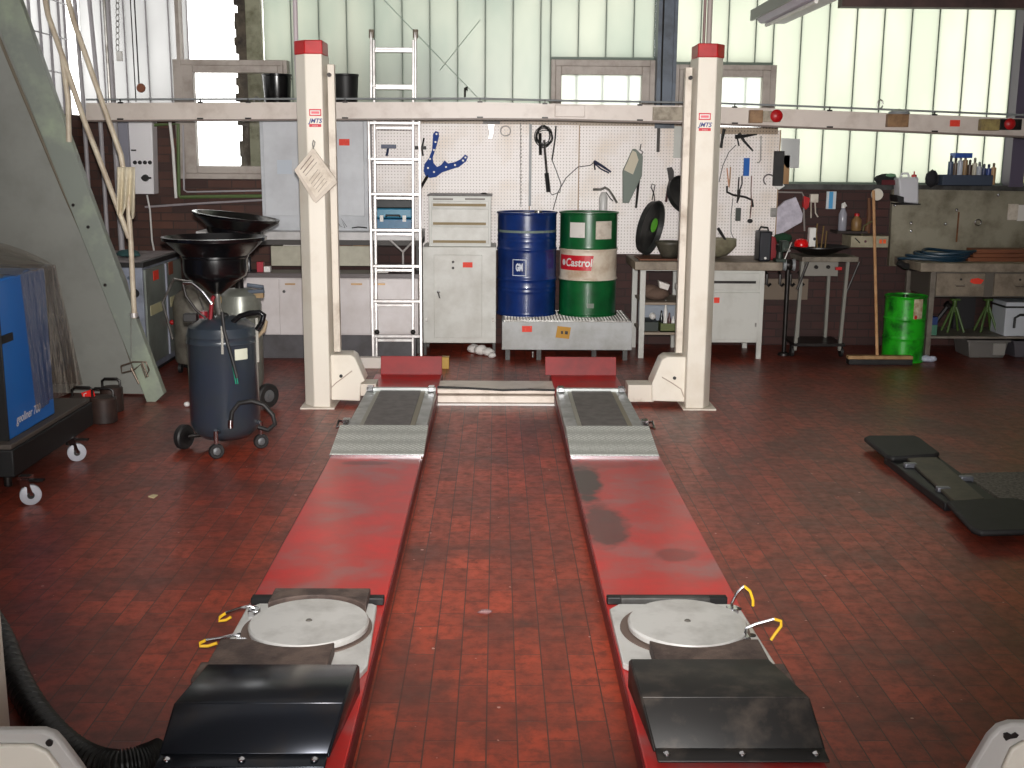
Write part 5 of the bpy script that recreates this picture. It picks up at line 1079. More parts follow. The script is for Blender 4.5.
T = thing('cloth_cap', 'dark cap with green and maroon cloth lying on the window ledge', 'cap', (at(884, 186, Yl).x, 10.62, zle)); cp_.build('cloth', pm('very_dark_cloth', (30, 30, 32), .9), T); MB().box((at(878, 186, Yl).x, 10.56, zle+.0), (at(898, 186, Yl).x, 10.57, zle+.045)).build('brim', pm('maroon_cloth', (84, 24, 30), .8), T, bevel=.004); MB().ball((at(888, 180, Yl).x, 10.59, zle+.085), .035, 10, (1.4, .8, .5), .1).build('green_cloth', pm('pale_green_cloth', (110, 150, 120), .9), T)
dk = MB(); dk.ball((at(929, 184, Yl).x, 10.60, zle+.06), .06, 12, (1, .8, 1.3), .1); dk.ball((at(935, 186, Yl).x, 10.60, zle+.045), .045, 12, (1.1, .8, .9), .1)
tag(dk.build('black_bundle', pm('sooty_cloth', (26, 26, 32), .8)), 'black crumpled bundle on the ledge left of the bottle tray', 'bundle')
T = thing('bottle_tray', 'blue grey plastic tray full of bottles on the window ledge', 'tray', (at(968, 190, 10.5).x, 10.55, zle))
a, b = at(942, 186, 10.48).x, at(992, 186, 10.48).x; ty = .095
tr = MB(); tr.box((a, 10.47, zle), (b, 10.48, zle+ty)); tr.box((a, 10.66, zle), (b, 10.67, zle+ty)); tr.box((a, 10.48, zle), (a+.01, 10.66, zle+ty)); tr.box((b-.01, 10.48, zle), (b, 10.66, zle+ty)); tr.box((a, 10.47, zle), (b, 10.67, zle+.008)); tr.build('shell', pm('slate_plastic', (56, 66, 84), .5), T, bevel=.003)
cols = [('steel blue', (70, 84, 110)), ('brown', (92, 74, 60)), ('white and blue', (196, 202, 214)), ('amber', (150, 120, 84)), ('dark brown', (74, 56, 46)), ('cream', (206, 198, 180)), ('pale silver', (180, 184, 194)), ('deep navy', (44, 54, 92)), ('mid blue', (54, 74, 140)), ('tan', (184, 144, 104))]
xs_ = [941, 946, 951, 956, 961, 966, 971.5, 977, 982.5, 988]; hs_ = [26, 24, 27, 28, 22, 24, 20, 18, 18, 19]
for i, ((nm, cc), x, hh) in enumerate(zip(cols, xs_, hs_)):
    x = max(x, 947.5+i*.1) if i < 2 else x
    x = 945.5+ i*4.75
    bottle(x, 10.52+.05*(i % 2), zle+.009, .0235, hh*.0092+.02, pm('bottle_'+nm.replace(' ', '_'), cc, .35), pm('cap_'+nm.replace(' ', '_'), tuple(int(v*.6) for v in cc), .4), nm+' bottle, number '+['one', 'two', 'three', 'four', 'five', 'six', 'seven', 'eight', 'nine', 'ten'][i]+' from the left in the ledge tray', 'small_bottle', 'bottles in the tray on the ledge', .78)
tag(B((at(954, 170, 10.5).x, 10.49, zle+.245), (at(971, 170, 10.5).x, 10.62, zle+.29)).build('blue_white_pack', pm('pack_blue', (44, 84, 170), .5), bevel=.003), 'blue pack lying across the tallest bottles in the tray', 'pack')
# ================================================================= LADDER
YL = 9.6
T = thing('aluminium_ladder', 'tall aluminium extension ladder standing in front of the sideboard', 'ladder', base(368, 424, 362, YL))
def lad(xl0, xr0, xl1, xr1, yt, yb, Yt, Yb, rungs, w=.02, name='section'):
    S_ = MB()
    pl0, pr0 = at(xl0, yt, Yt), at(xr0, yt, Yt); pl1, pr1 = at(xl1, yb, Yb), at(xr1, yb, Yb)
    for p, q in ((pl0, pl1), (pr0, pr1)):
        S_.hull8([q+Vector((-w, -.03, 0)), q+Vector((w, -.03, 0)), q+Vector((w, .03, 0)), q+Vector((-w, .03, 0))], [p+Vector((-w, -.03, 0)), p+Vector((w, -.03, 0)), p+Vector((w, .03, 0)), p+Vector((-w, .03, 0))])
    o = S_.build(name, alu, T, bevel=.004)
    for y in rungs:
        u = (y-yt)/(yb-yt); a, b = pl0.lerp(pl1, u), pr0.lerp(pr1, u); Yy = Yt+(Yb-Yt)*u
        m = MB().box((a.x+w*.5, a.y-.02, at(400, y+1.6, Yy).z), (b.x-w*.5, a.y+.02, at(400, y-1.4, Yy).z)); m.build('rung', alu, o, bevel=.004)
lad(369, 419.5, 373.8, 421.5, 121, 365, 9.72, 9.58, [123, 159, 194, 230, 266, 301, 336], .011, 'outer_section')
lad(374, 413.5, 377, 413, 40, 359, 9.80, 9.68, [51, 88, 128, 162.5, 198, 234, 270, 305, 340], .010, 'inner_section')
lad(371.5, 415.5, 371.5, 415.5, 32, 100, 9.86, 9.84, [49, 86], .010, 'top_section')
for x in (371.5, 415.5):
    MB().tube([at(x, 29.5, 9.85), at(x, 38, 9.85)], .022, 8).build('end_cap', pm('taupe_plastic', (120, 110, 96), .6), T)
for x in (377, 413): MB().ball(at(x, 332, 9.66), .022, 10).build('guide_clip', dsteel, T)
for x in (373.8, 421.5): p = at(x, 365, 9.58); MB().box(p+Vector((-.018, -.035, -.02)), p+Vector((.018, .035, .02))).build('foot', black, T, bevel=.004)
T = thing('cream_floor_bar', 'cream bar with yellow end lying on the floor behind the left runway', 'bar', gr(400, 366, 0))
za = .09; yy = 9.38
a, b, c_ = at(356, 362, yy).x, at(442, 362, yy).x, at(449, 362, yy).x
B((a, yy, 0), (b, yy+.08, za)).build('bar', pm('bar_cream', (224, 216, 208), .4), T, bevel=.003); B((b, yy-.003, 0), (c_, yy+.083, za+.006)).build('end_cap', pm('ochre_cap', (184, 146, 60), .5), T, bevel=.003)
# pouch on the left post
T = thing('document_pouch', 'grey plastic document pouch hanging tilted on the left post', 'document pouch', at(316, 175, 7.8))
dp = [(313, 148), (337, 180.5), (315, 203), (294, 170)]
MB().pp([(294, 170), (313, 147.5), (336, 179), (337, 183), (316, 203), (313, 201)], 7.79, .022).build('pouch', pm('pouch_film', (196, 184, 170), .4, 0, (168, 154, 138), 8, .45, .8), T, bevel=.003)
MB().pp([(298, 171), (313.5, 152), (333, 180), (316, 198)], 7.786, .003).build('form_sheet', paper_d, T, smooth=False)
ln = MB()
for i in range(3):
    a, b = (300.5+i*2.4, 169.5+i*3.2), (311.5+i*2.6, 155.5+i*3.4); ln.tube([at(*a, 7.784), at(*b, 7.784)], .003 if i < 2 else .0018, 5)
for i in range(5):
    a, b = (309+i*2.2, 181+i*2.8), (318+i*2.2, 169.5+i*2.9); ln.tube([at(*a, 7.784), at(*b, 7.784)], .0015, 5)
ln.build('printed_lines', pm('faded_print', (134, 120, 110), .8), T, smooth=False)
MB().tube([at(313.5, 149, 7.79), at(312.5, 144, 7.80), at(313.5, 140, 7.81), at(315, 142, 7.80), at(314, 147, 7.79)], .004, 6).build('hook_wire', steel, T)
# tubes above the posts
st(MB().tube([at(294.5, -20, 8.25), at(296.5, 60, 8.25), at(300.5, 121, 8.25)], .016, 10).build('trim_7', pm('pipe_lilac', (184, 172, 176), .5)))
zc = lambda p: Vector((p.x, p.y, HC))
for i, (x, r_, m_) in enumerate(((703.5, .010, pm('brown_pipe', (128, 104, 100), .5)), (708.5, .018, pm('grey_pipe', (156, 146, 140), .5)))):
    p = at(x, 47, 7.95); p.z = 2.45; st(MB().tube([p, zc(p)], r_, 10).build('trim_%d' % (8+i), m_))
# fluorescent fixture
T = thing('fluorescent_fixture', 'unlit long ceiling lamp housing at the top right', 'ceiling lamp', (2.1, 8.6, 2.75))
p0 = at(750, 22, 9.4); p1 = at(785, 25.5, 9.4); z0 = (p0.z+p1.z)/2
lm = pm('lamp_housing', (196, 190, 206), .4)
x0, x1 = p0.x, p1.x
MB().hull8([(x0+.08, 7.9, z0), (x1-.0, 7.9, z0), (x1, 9.4, z0), (x0+.08, 9.4, z0)], [(x0, 7.9, z0+.09), (x1, 7.9, z0+.09), (x1, 9.4, z0+.09), (x0, 9.4, z0+.09)]).build('housing', lm, T, bevel=.004)
B((x0+.0, 7.9, z0+.02), (x0+.02, 9.4, z0+.10)).build('reflector_edge', pm('reflector_grey', (120, 122, 118), .4), T)
MB().tube([(x0+.12, 7.92, z0-.015), (x0+.12, 9.35, z0-.015)], .014, 12).build('tube', white, T)
for y in (8.2, 9.1): MB().tube([(2.1, y, z0+.09), (2.1, y, HC)], .008, 8).build('suspension_rod', steel, T)
# ================================================================= LEFT SIDE
# stair enclosure and stringer
T = thing('steel_staircase', 'grey sheet steel staircase side rising to the upper left', 'staircase', (-2.9, 8.3, 0))
YS = 8.25
shg = pm('sheet_grey_green', (142, 143, 137), .42, 0, (120, 121, 115), 2.2, .45, .8)
MB().pp([(-260, -420), (-120, -420), (14, 30), (90, 192), (126, 282), (152, 394), (-260, 388)], YS, .03).build('side_sheet', shg, T, smooth=False)
rib = MB(); 
rib.tube([at(-5, 28, YS), at(65, 195, YS), at(104, 282, YS), at(138, 380, YS)], .012, 6)
rib.build('seam', pm('seam_tan', (118, 108, 92), .6), T)
sg = MB().pp([(-190, -460), (-150, -460), (20, 0), (92, 200), (164, 394), (149, 408), (-12, 0)], YS-.20, .07)
sg.build('stringer', pm('pale_sage_paint', (128, 134, 126), .42, 0, (166, 178, 152), 1.8, .5, .75), T, bevel=.004)
sm_ = MB(); 
for x, y in ((73, 205), (105, 285), (88, 227)): sm_.ball(at(x, y, YS-.27), .012, 8)
sm_.build('bolt', dsteel, T)
tag(B((XL, 8.35, 0), (XL+.02, 8.36, .01)).build('x', grey_d), 'x', 'x') if False else None
# pipe arm
cp = pm('arm_cream', (206, 194, 172), .45, 0, (176, 160, 140), 6)
T = thing('forked_pipe_frame', 'cream forked pipe arm hanging down past the grey staircase', 'pipe arm', at(134, 318, 8.0))
Ya = 7.95
def seg_(pts, r, nm='tube'): return MB().tube([at(x, y, Ya) for x, y in pts], r, 10).build(nm, cp, T)
seg_([(40, -30), (48, 15), (62, 55), (68, 100), (69, 142)], .018); seg_([(62, 55), (84, 120), (108, 182), (129, 238)], .018, 'brace'); seg_([(60, -30), (74, 22), (100, 96), (121, 155), (128, 200), (131, 245), (133, 290), (134.5, 318)], .018, 'arm')
MB().lathe([(.028, -.015), (.028, .015)], at(134, 315, Ya), 14).build('collar', alu, T); MB().tube([at(134, 315, Ya), at(139, 318, Ya)], .008, 8).build('screw', black, T)
MB().tube([at(131, 318, Ya), at(131, 362, Ya)], .0025, 6).build('cord', steel, T)
wf_ = MB(); wf_.tube([at(x, y, Ya) for x, y in ((121, 366), (133, 362), (146, 362), (149, 370), (146, 378), (141, 364), (134, 370), (122, 373), (121, 366))], .006, 7); wf_.tube([at(131, 368, Ya), at(139, 384, Ya)], .007, 7); wf_.tube([at(142, 362, Ya), at(148, 377, Ya)], .006, 7); wf_.build('wire_hook', pm('hook_bronze', (110, 96, 84), .35, .6), T)
# cloth on the arm
cl = MB(); random.seed(14)
cl.grid(lambda u, v: at(117+18*u, 167+(46+6*math.sin(9*u))*v, Ya-.03-.03*math.sin(14*u+2*v)*(.3+v)), 22, 8)
tag(cl.build('cream_cloth', pm('cream_cloth', (206, 196, 172), .9), solid=.004), 'cream cloth draped over the pipe arm at the upper left', 'cloth')
# further upright poles by the left glazing
for i, (x0, x1, y1, r_, yb, lab) in enumerate(((75, 83, 100, .018, 10.3, 'thin grey pole leftmost of the three near the left glazing'), (90, 99, 100, .018, 10.3, 'grey pole in the middle of the three near the left glazing'), (107, 113, 100, .026, 10.3, 'thick pale pole rightmost of the three near the left glazing'))):
    a = at(x1, y1, yb); b = at(x0, 0, yb); b = b+(b-a)*.9; b.z = min(b.z, HC-.01)
    k = [at(x1+2, 205, yb)]
    tag(MB().tube([b, a, Vector((a.x, a.y, 0))], r_, 10).build('upright_pole', pm('pole_grey', (176, 172, 176), .45)), lab, 'pole')
T = thing('hanging_pulley', 'small brown pulley hanging in front of the left glass', 'pulley', at(141, 88, 10.3))
MB().lathe([(.035, -.015), (.04, 0), (.035, .015)], at(141, 88, 10.3), 16, (0, 1, 0)).build('wheel', pm('rust_brown', (130, 74, 48), .6), T); p = at(139, 84, 10.3); MB().tube([p, Vector((p.x, p.y, HC))], .006, 6).build('rope', dsteel, T); p = at(135, 84, 10.3); MB().tube([p+Vector((0, 0, -.15)), Vector((p.x, p.y, HC))], .005, 6).build('rope', dsteel, T)
T = thing('link_chain_hook', 'pale hanging chain with white hook left of the brown pulley', 'chain', at(119, 58, 10.3))
c9 = MB()
for i in range(18): p = at(117.5, -54+i*6, 10.3); c9.tube([p+Vector((.013*math.cos(a), 0, .03*math.sin(a))) for a in [k*PI/5 for k in range(10)]], .004, 5, closed=True)
c9.build('chain', steel, T); MB().pb(116, 51, 122, 61, 10.28, .03).build('hook_block', white, T, bevel=.006)
# electric panel & conduits
Yw = YW-.002
T = thing('electric_box', 'tall white electric control box with black knobs on the left back wall', 'control box', base(128, 154, 195, 10.5))
MB().pp([(128, 119), (152, 119), (154, 194), (131, 194)], 10.55, .15).build('housing', pm('box_white', (240, 238, 240), .4), T, bevel=.004)
for x in (135, 140, 145, 150): MB().lathe([(.018, 0), (.016, .015)], at(x, 162.5, 10.55), 12, (0, -1, 0)).build('knob', black, T)
p = at(145.5, 178, 10.55); MB().lathe([(.032, 0), (.028, .03)], p, 14, (0, -1, 0)).build('main_switch', black, T); MB().pb(141, 177, 150, 179, 10.51, .04).build('switch_bar', black, T)
MB().pb(131, 149.5, 136, 151, 10.546, .004).build('name_plate', dsteel, T, smooth=False)
tag(MB().pb(119, 119, 128, 168, 10.5, .18).build('grey_cable_duct', pm('duct_lilac', (140, 140, 152), .5)), 'grey lilac cable duct left of the white electric box', 'duct')
gcon = pm('green_conduit', (88, 108, 62), .5)
T = thing('conduit_frame', 'green and white conduits running round the left casement window', 'conduit', at(178, 200, 10.65))
MB().tube([at(x, y, 10.62) for x, y in ((154, 125), (178, 124), (179, 195), (180, 197), (262, 196))], .016, 8).build('green_conduit', gcon, T)
MB().tube([at(x, y, 10.60) for x, y in ((170, 122), (173, 150), (176, 198))], .014, 8).build('white_conduit', white, T)
MB().tube([at(x, y, 10.62) for x, y in ((183, 125), (184, 190), (187, 192), (262, 190.5))], .008, 8).build('pale_conduit', pm('pale_conduit', (170, 166, 170), .5), T)
MB().tube([at(x, y, 10.64) for x, y in ((145, 207), (190, 204), (262, 200))], .010, 8).build('long_conduit', pm('conduit_lilac', (160, 152, 156), .5), T)
MB().tube([at(147, 195, 10.64), at(150, 210, 10.62), at(152, 240, 10.6), at(155, 256, 10.5)], .008, 8).build('drop_cable', white, T)
# grey twin cabinet
T = thing('grey_machine_cabinet', 'grey two door steel cabinet with dark rim at the left back', 'cabinet', (-3.0, 9.4, 0))
xa, xb, ya, yb_ = -3.30, -2.735, 8.92, 9.98
B((xa, ya, .04), (xb, yb_, .87)).build('body', pm('cab_blue_grey', (146, 152, 168), .45, 0, (104, 108, 118), 4), T, bevel=.004)
B((xa-.01, ya-.015, .87), (xb+.015, yb_+.01, .91)).build('rim', black, T, bevel=.003); B((xa+.01, ya+.01, .91), (xb-.02, yb_-.02, .914)).build('top_sheet', pm('top_dusty', (150, 140, 140), .6, 0, (110, 100, 100), 10), T)
gd = pm('cab_door', (126, 132, 126), .45, 0, (108, 112, 106), 4)
for y0, y1 in ((ya+.02, ya+.55), (ya+.58, yb_-.02)):
    d = B((xb, y0, .10), (xb+.018, y1, .85)).build('door', gd, T, bevel=.003)
    B((xb+.018, y0+.08, .48), (xb+.021, y1-.12, .56)).build('name_plate', pm('plate_cream', (192, 186, 148), .6), d, smooth=False)
    if y0 < 9.2: B((xb+.018, y0+.20, .745), (xb+.021, y0+.34, .82)).build('red_sticker', redst, d, smooth=False)
    else: B((xb+.018, y0+.08, .745), (xb+.021, y0+.2, .85)).build('rust_patch', pm('rusty', (130, 66, 44), .7), d, smooth=False)
B((xb+.0, ya+.55, .10), (xb+.03, ya+.575, .85)).build('centre_post', pm('post_lilac', (140, 144, 158), .45), T)
MB().ball((xb+.045, ya+.58, .36), .022, 10).build('red_knob', red, T)
MB().lathe([(.035, 0), (.03, .03)], (-2.80, ya, .67), 14, (0, -1, 0)).build('rotary_knob', black, T); MB().lathe([(.014, 0), (.012, .01)], (-2.84, ya, .79), 10, (0, -1, 0)).build('button', blueg, T)
B((xa+.03, ya+.03, 0), (xb-.03, yb_-.03, .04)).build('plinth', black, T)
tag(MB().ball((-2.95, 9.3, .945), .06, 12, (1.6, 1, .5), .15).build('teal_rag', pm('teal_cloth', (50, 84, 84), .9)), 'small teal rag on top of the grey machine cabinet', 'rag')
# clutter (hoses, dust bag) between cabinet and drainers
T = thing('vacuum_cleaner', 'dull metal vacuum drum with hoses behind the front waste oil drainer', 'vacuum', (-2.42, 9.2, 0))
MB().lathe([(.17, .08), (.18, .1), (.18, .55), (.16, .62), (.06, .70), (.05, .74)], (-2.42, 9.25, 0), 24).build('drum', pm('dull_can', (122, 118, 108), .5, .2, (90, 84, 76), 8), T)
MB().tube([(-2.55, 9.0, .3), (-2.60, 8.95, .6), (-2.5, 8.95, .78), (-2.36, 9.0, .75), (-2.28, 9.0, .5), (-2.3, 9.05, .2)], .010, 8).build('hose', steel, T)
for q in ((-.12, -.1), (.12, -.1), (0, .14)): MB().lathe([(.04, -.012), (.04, .012)], (-2.42+q[0], 9.25+q[1], .041), 14, (1, 0, 0)).build('wheel', black, T)
MB().tube([(-2.42+.0, 9.25, .04), (-2.42, 9.25, .1)], .12, 16).build('base', black, T)
# ---------------------------------------------------------------- waste oil drainers
tankm = pm('tank_navy', (44, 52, 64), .28, 0, (50, 56, 60), 3, coat=.3)
T = thing('waste_oil_drainer', 'dark navy wheeled oil drainer with black funnel, nearest the camera', 'oil drainer', (-1.60, 6.78, 0))
cx, cy, r = at(224.5, 390, 6.78).x, 6.78, .205
zt1 = at(225, 320, 6.6).z; z0 = at(225, 445, 6.58).z
MB().lathe([(.05, z0-.0), (.14, z0+.01), (r-.02, z0+.05), (r, z0+.10), (r, zt1-.16), (r+.006, zt1-.15), (r, zt1-.14), (r, zt1-.12), (r+.005, zt1-.11), (r, zt1-.10), (r-.01, zt1-.06), (r-.07, zt1-.015), (.05, zt1), (0, zt1)], (cx, cy, 0), 48).build('tank', tankm, T)
p = at(242.5, 356, cy-r-.0); Wl = wrap(Vector((cx, cy, 0)), r, math.radians(44), p.z, .002); m = MB(); strip(m, -.042, -.032, .042, .032, Wl); m.build('label', pm('label_cream', (206, 208, 190), .6), T, smooth=False)
# axle wheels
def wheel(c, R_, w, ax, par, nm='wheel'):
    o = MB().lathe([(R_*.55, -w*.5), (R_*.9, -w*.5), (R_, -w*.3), (R_, w*.3), (R_*.9, w*.5), (R_*.55, w*.5), (R_*.5, w*.3), (R_*.5, -w*.3), (R_*.55, -w*.5)], c, 28, ax).build(nm, black, par)
    MB().lathe([(R_*.56, -w*.35), (R_*.5, w*.4), (R_*.2, w*.5), (R_*.2, w*.62), (0, w*.62)], c, 20, ax).build('hub', pm('hub_grey', (112, 114, 116), .4, .5), o)
    return o
ax = Vector((.93, -.36, 0))
pw = at(184, 437, 6.72); wheel(Vector((pw.x, 6.72, .075)), .075, .045, (-Vector((.90, -.43, 0))), T)
MB().tube([Vector((pw.x, 6.72, .075)), Vector((cx, 6.84, .075))], .012, 8).build('axle', dsteel, T)
for px_, Yc in ((216, 6.50), (261, 6.74)):
    q = at(px_, 440, Yc); c = Vector((q.x, Yc, .045)); w_ = wheel(c, .045, .03, Vector((.5, -.86, 0)), T, 'caster_wheel')
    MB().tube([c+Vector((.0, .0, .03)), c+Vector((0, .0, .12))], .013, 8).build('caster_fork', chrome, T); MB().tube([c+Vector((0, 0, .12)), Vector((cx+(c.x-cx)*.5, cy+(c.y-cy)*.5, .125))], .012, 8).build('caster_arm', tankm, T)
# mast + funnel
fx = at(212, 240, 6.80).x; fy = 6.86
zr = at(212, 240, fy-.27).z
rf = .302
fb = MB().lathe([(.022, zr-.34), (.035, zr-.335), (.07, zr-.31), (.13, zr-.265), (.175, zr-.235), (.188, zr-.20), (.188, zr-.125), (.196, zr-.118), (.196, zr-.108), (.22, zr-.085), (rf-.02, zr-.025), (rf, zr-.02), (rf+.004, zr), (rf-.012, zr+.002), (rf-.03, zr-.02), (.19, zr-.10), (.17, zr-.22), (.02, zr-.3)], (fx, fy, 0), 56)
fb.build('funnel', blackgl, T)
MB().tube([(fx, fy, zr-.33), (fx+.01, fy-.03, zr-.42), (cx, cy, zt1-.02)], [.02, .018, .02], 10).build('neck_pipe', steel, T)
MB().lathe([(.022, 0), (.026, .01), (.026, .04), (.018, .05)], (fx+.0, fy-.0, zr-.40), 14).build('brass_valve', pm('brass', (186, 160, 110), .35, .6), T)
MB().ball((fx+.06, fy-.08, zr-.47), .03, 12).build('black_knob', black, T); MB().ball((fx-.02, fy-.1, zr-.45), .026, 12, (1, 1, 1)).build('black_knob', black, T)
MB().tube([(cx-.08, cy-.1, zt1-.0), (cx-.08, cy-.1, zt1+.04)], .026, 12).build('red_cap', pm('deep_red', (120, 22, 32), .4), T)
MB().tube([at(x, y, 6.7) for x, y in ((210, 322), (212, 300), (214, 296))], .012, 8).build('red_grip', MATS['deep_red'], T)
MB().tube([at(x, y, 6.68) for x, y in ((231, 330), (233, 322), (240, 316), (250, 313), (260, 312.5), (264, 315), (262, 322), (257, 330))], .016, 10).build('push_handle', pm('handle_dark', (34, 34, 36), .15, .6), T)
MB().tube([at(x, y, 6.66) for x, y in ((183, 283), (192, 283), (203, 292), (212, 304))], .010, 10).build('steel_arm', chrome, T)
MB().tube([at(x, y, 6.66) for x, y in ((183, 284), (186, 296), (196, 310), (206, 318))], .008, 10).build('steel_arm', dsteel, T)
MB().pb(183, 314, 196, 322, 6.62, .06).build('tool_bracket', black, T, bevel=.004)
MB().tube([at(x, y, 6.54) for x, y in ((222, 312), (224, 330), (228, 345), (233, 362), (237, 378))], .010, 8).build('black_hose', black, T)
for o_ in (0, 2): MB().tube([at(x+o_, y, 6.55) for x, y in ((228, 348), (232, 362), (236, 384))], .0035, 6).build('green_lead', pm('green_lead', (30, 140, 110), .4), T)
MB().tube([at(x, y, 6.52) for x, y in ((230.5, 427), (232, 412), (239, 403), (252, 401), (264, 405), (273, 415), (275, 424), (268, 430), (258, 427))], .013, 10).build('drain_hose', black, T)
MB().tube([at(230.5, 420, 6.52), at(230.5, 428, 6.52)], .016, 10).build('hose_end', chrome, T)
MB().tube([at(256.5, 318, 6.72), at(258, 362, 6.72)], .009, 8).build('sight_glass', pm('sight_tube', (160, 158, 150), .2), T); MB().tube([at(222, 326, 6.58), at(222.5, 354, 6.58)], .008, 8).build('level_tube', MATS['sight_tube'], T)
# rear drainer
T = thing('waste_oil_drainer', 'grey waste oil drainer half hidden behind the front one, black funnel tilted', 'oil drainer', (-1.80, 7.9, 0))
cx, cy = at(242, 350, 7.9).x, 7.9; zt1 = at(240, 289, 7.8).z
MB().lathe([(.06, .12), (.13, .15), (.145, .2), (.145, zt1-.12), (.13, zt1-.05), (.08, zt1-.01), (.0, zt1)], (cx, cy, 0), 40).build('tank', pm('tank_grey', (132, 134, 126), .35, .35, (104, 106, 98), 4), T)
wheel(Vector((at(267.5, 391, 7.85).x, 7.85, .09)), .085, .05, Vector((.75, -.66, 0)), T); wheel(Vector((cx-.2, 8.0, .09)), .085, .05, -Vector((.75, -.66, 0)), T)
MB().tube([Vector((cx-.2, 8.0, .09)), Vector((at(267.5, 391, 7.85).x, 7.85, .09))], .014, 8).build('axle', dsteel, T)
c = Vector((cx+.05, cy-.2, .045)); wheel(c, .045, .03, Vector((.5, -.86, 0)), T, 'caster_wheel'); MB().tube([c, c+Vector((-.02, .08, .12))], .02, 8).build('caster_fork', steel, T)
fc = at(236, 218, 7.85); tilt = Vector((.12, 0, 1)).normalized()
MB().lathe([(.06, -.22), (.10, -.20), (.16, -.14), (.185, -.10), (.19, -.07), (.285, .0), (.29, .018), (.275, .018), (.17, -.06), (.0, -.15)], fc, 52, tilt).build('funnel', blackgl, T)
MB().tube([fc+Vector((0, .0, -.2)), Vector((cx, cy, zt1-.03))], .03, 12).build('mast', dsteel, T)
MB().tube([at(x, y, 7.85) for x, y in ((247, 285), (263, 287), (264, 291), (248, 292))], .014, 8).build('side_handle', blueg, T); MB().pb(246, 292, 263, 298, 7.85, .05).build('tan_block', pm('tan_block', (140, 116, 80), .6), T)
MB().tube([at(x, y, 7.8) for x, y in ((256, 338), (264, 330), (266, 322), (262, 318))], .014, 8).build('tan_hose', pm('tan_hose', (168, 148, 120), .6), T)
# ---------------------------------------------------------------- blue wheeled machine with plastic cover
T = thing('wheeled_test_machine', 'blue cabinet machine on a black wheeled base at the left edge', 'test machine', (-2.9, 6.0, 0))
mb = bluep
XRf = -2.475; y0, y1 = 5.72, 6.34
B((-3.35, y0, .30), (XRf, y1, 1.12)).build('cabinet', mb, T, bevel=.01)
B((-3.36, y0-.012, .30), (XRf+.004, y0+.0, 1.12)).build('front_panel', blackpl, T, bevel=.003)
B((-3.36, y0-.02, .80), (XRf+.01, y0+.12, .84)).build('black_trim', black, T)
zb_ = at(22, 462, 5.65).z
bs = MB().box((-3.45, 5.62, .135), (-2.42, 6.78, .275)); bs.build('base', pm('base_black', (12, 12, 13), .6), T, bevel=.006)
B((-3.44, 5.63, .275), (-2.43, 6.77, .30)).build('base_top', pm('base_top_grey', (74, 66, 60), .7), T, bevel=.006)
MB().text('geoliner 700', .062, lambda q: Vector((XRf+.004, 5.97+q.x, .385+q.y)), shear=.25, bold=.001).build('lettering', white, T, smooth=False)
def caster(c, ax):
    o = MB().lathe([(.046, -.016), (.052, -.012), (.052, .012), (.046, .016)], c, 28, ax).build('caster_wheel', pm('wheel_white', (176, 178, 186), .45), T)
    MB().lathe([(.018, -.022), (.018, .022)], c, 14, ax).build('hub', dsteel, o)
    f = MB()
    a_ = Vector(ax).normalized()
    for s_ in (-1, 1): f.hull8([c+a_*.022*s_+Vector((-.014, -.0, 0))-a_*.002, c+a_*.022*s_+Vector((.014, 0, 0))-a_*.002, c+a_*.022*s_+Vector((.014, 0, 0))+a_*.002, c+a_*.022*s_+Vector((-.014, 0, 0))+a_*.002], [c+a_*.022*s_+Vector((-.06, 0, .08))-a_*.002, c+a_*.022*s_+Vector((-.01, 0, .08))-a_*.002, c+a_*.022*s_+Vector((-.01, 0, .08))+a_*.002, c+a_*.022*s_+Vector((-.06, 0, .08))+a_*.002])
    f.box(c+Vector((-.06, 0, .075)), c+Vector((-.0, .05, .092))); f.build('caster_fork', chrome, T); MB().box(c+Vector((.0, -.01, .07)), c+Vector((.07, .02, .08))).build('brake_pedal', dsteel, T)
for px_, Yc, zz in ((31, 5.60, .062), (80, 6.44, .062)):
    q = at(px_, 500, Yc); caster(Vector((q.x, Yc, .052)), (.45, -.9, 0))
for q in ((-3.35, 5.7), (-3.35, 6.6)): caster(Vector((q[0], q[1], .052)), (.45, -.9, 0))
for q in ((-2.46, 5.63), (-2.46, 6.47), (-3.37, 5.72), (-3.37, 6.62)): MB().tube([Vector((*q, .09)), Vector((*q, .137))], .02, 10).build('stem', dsteel, T)
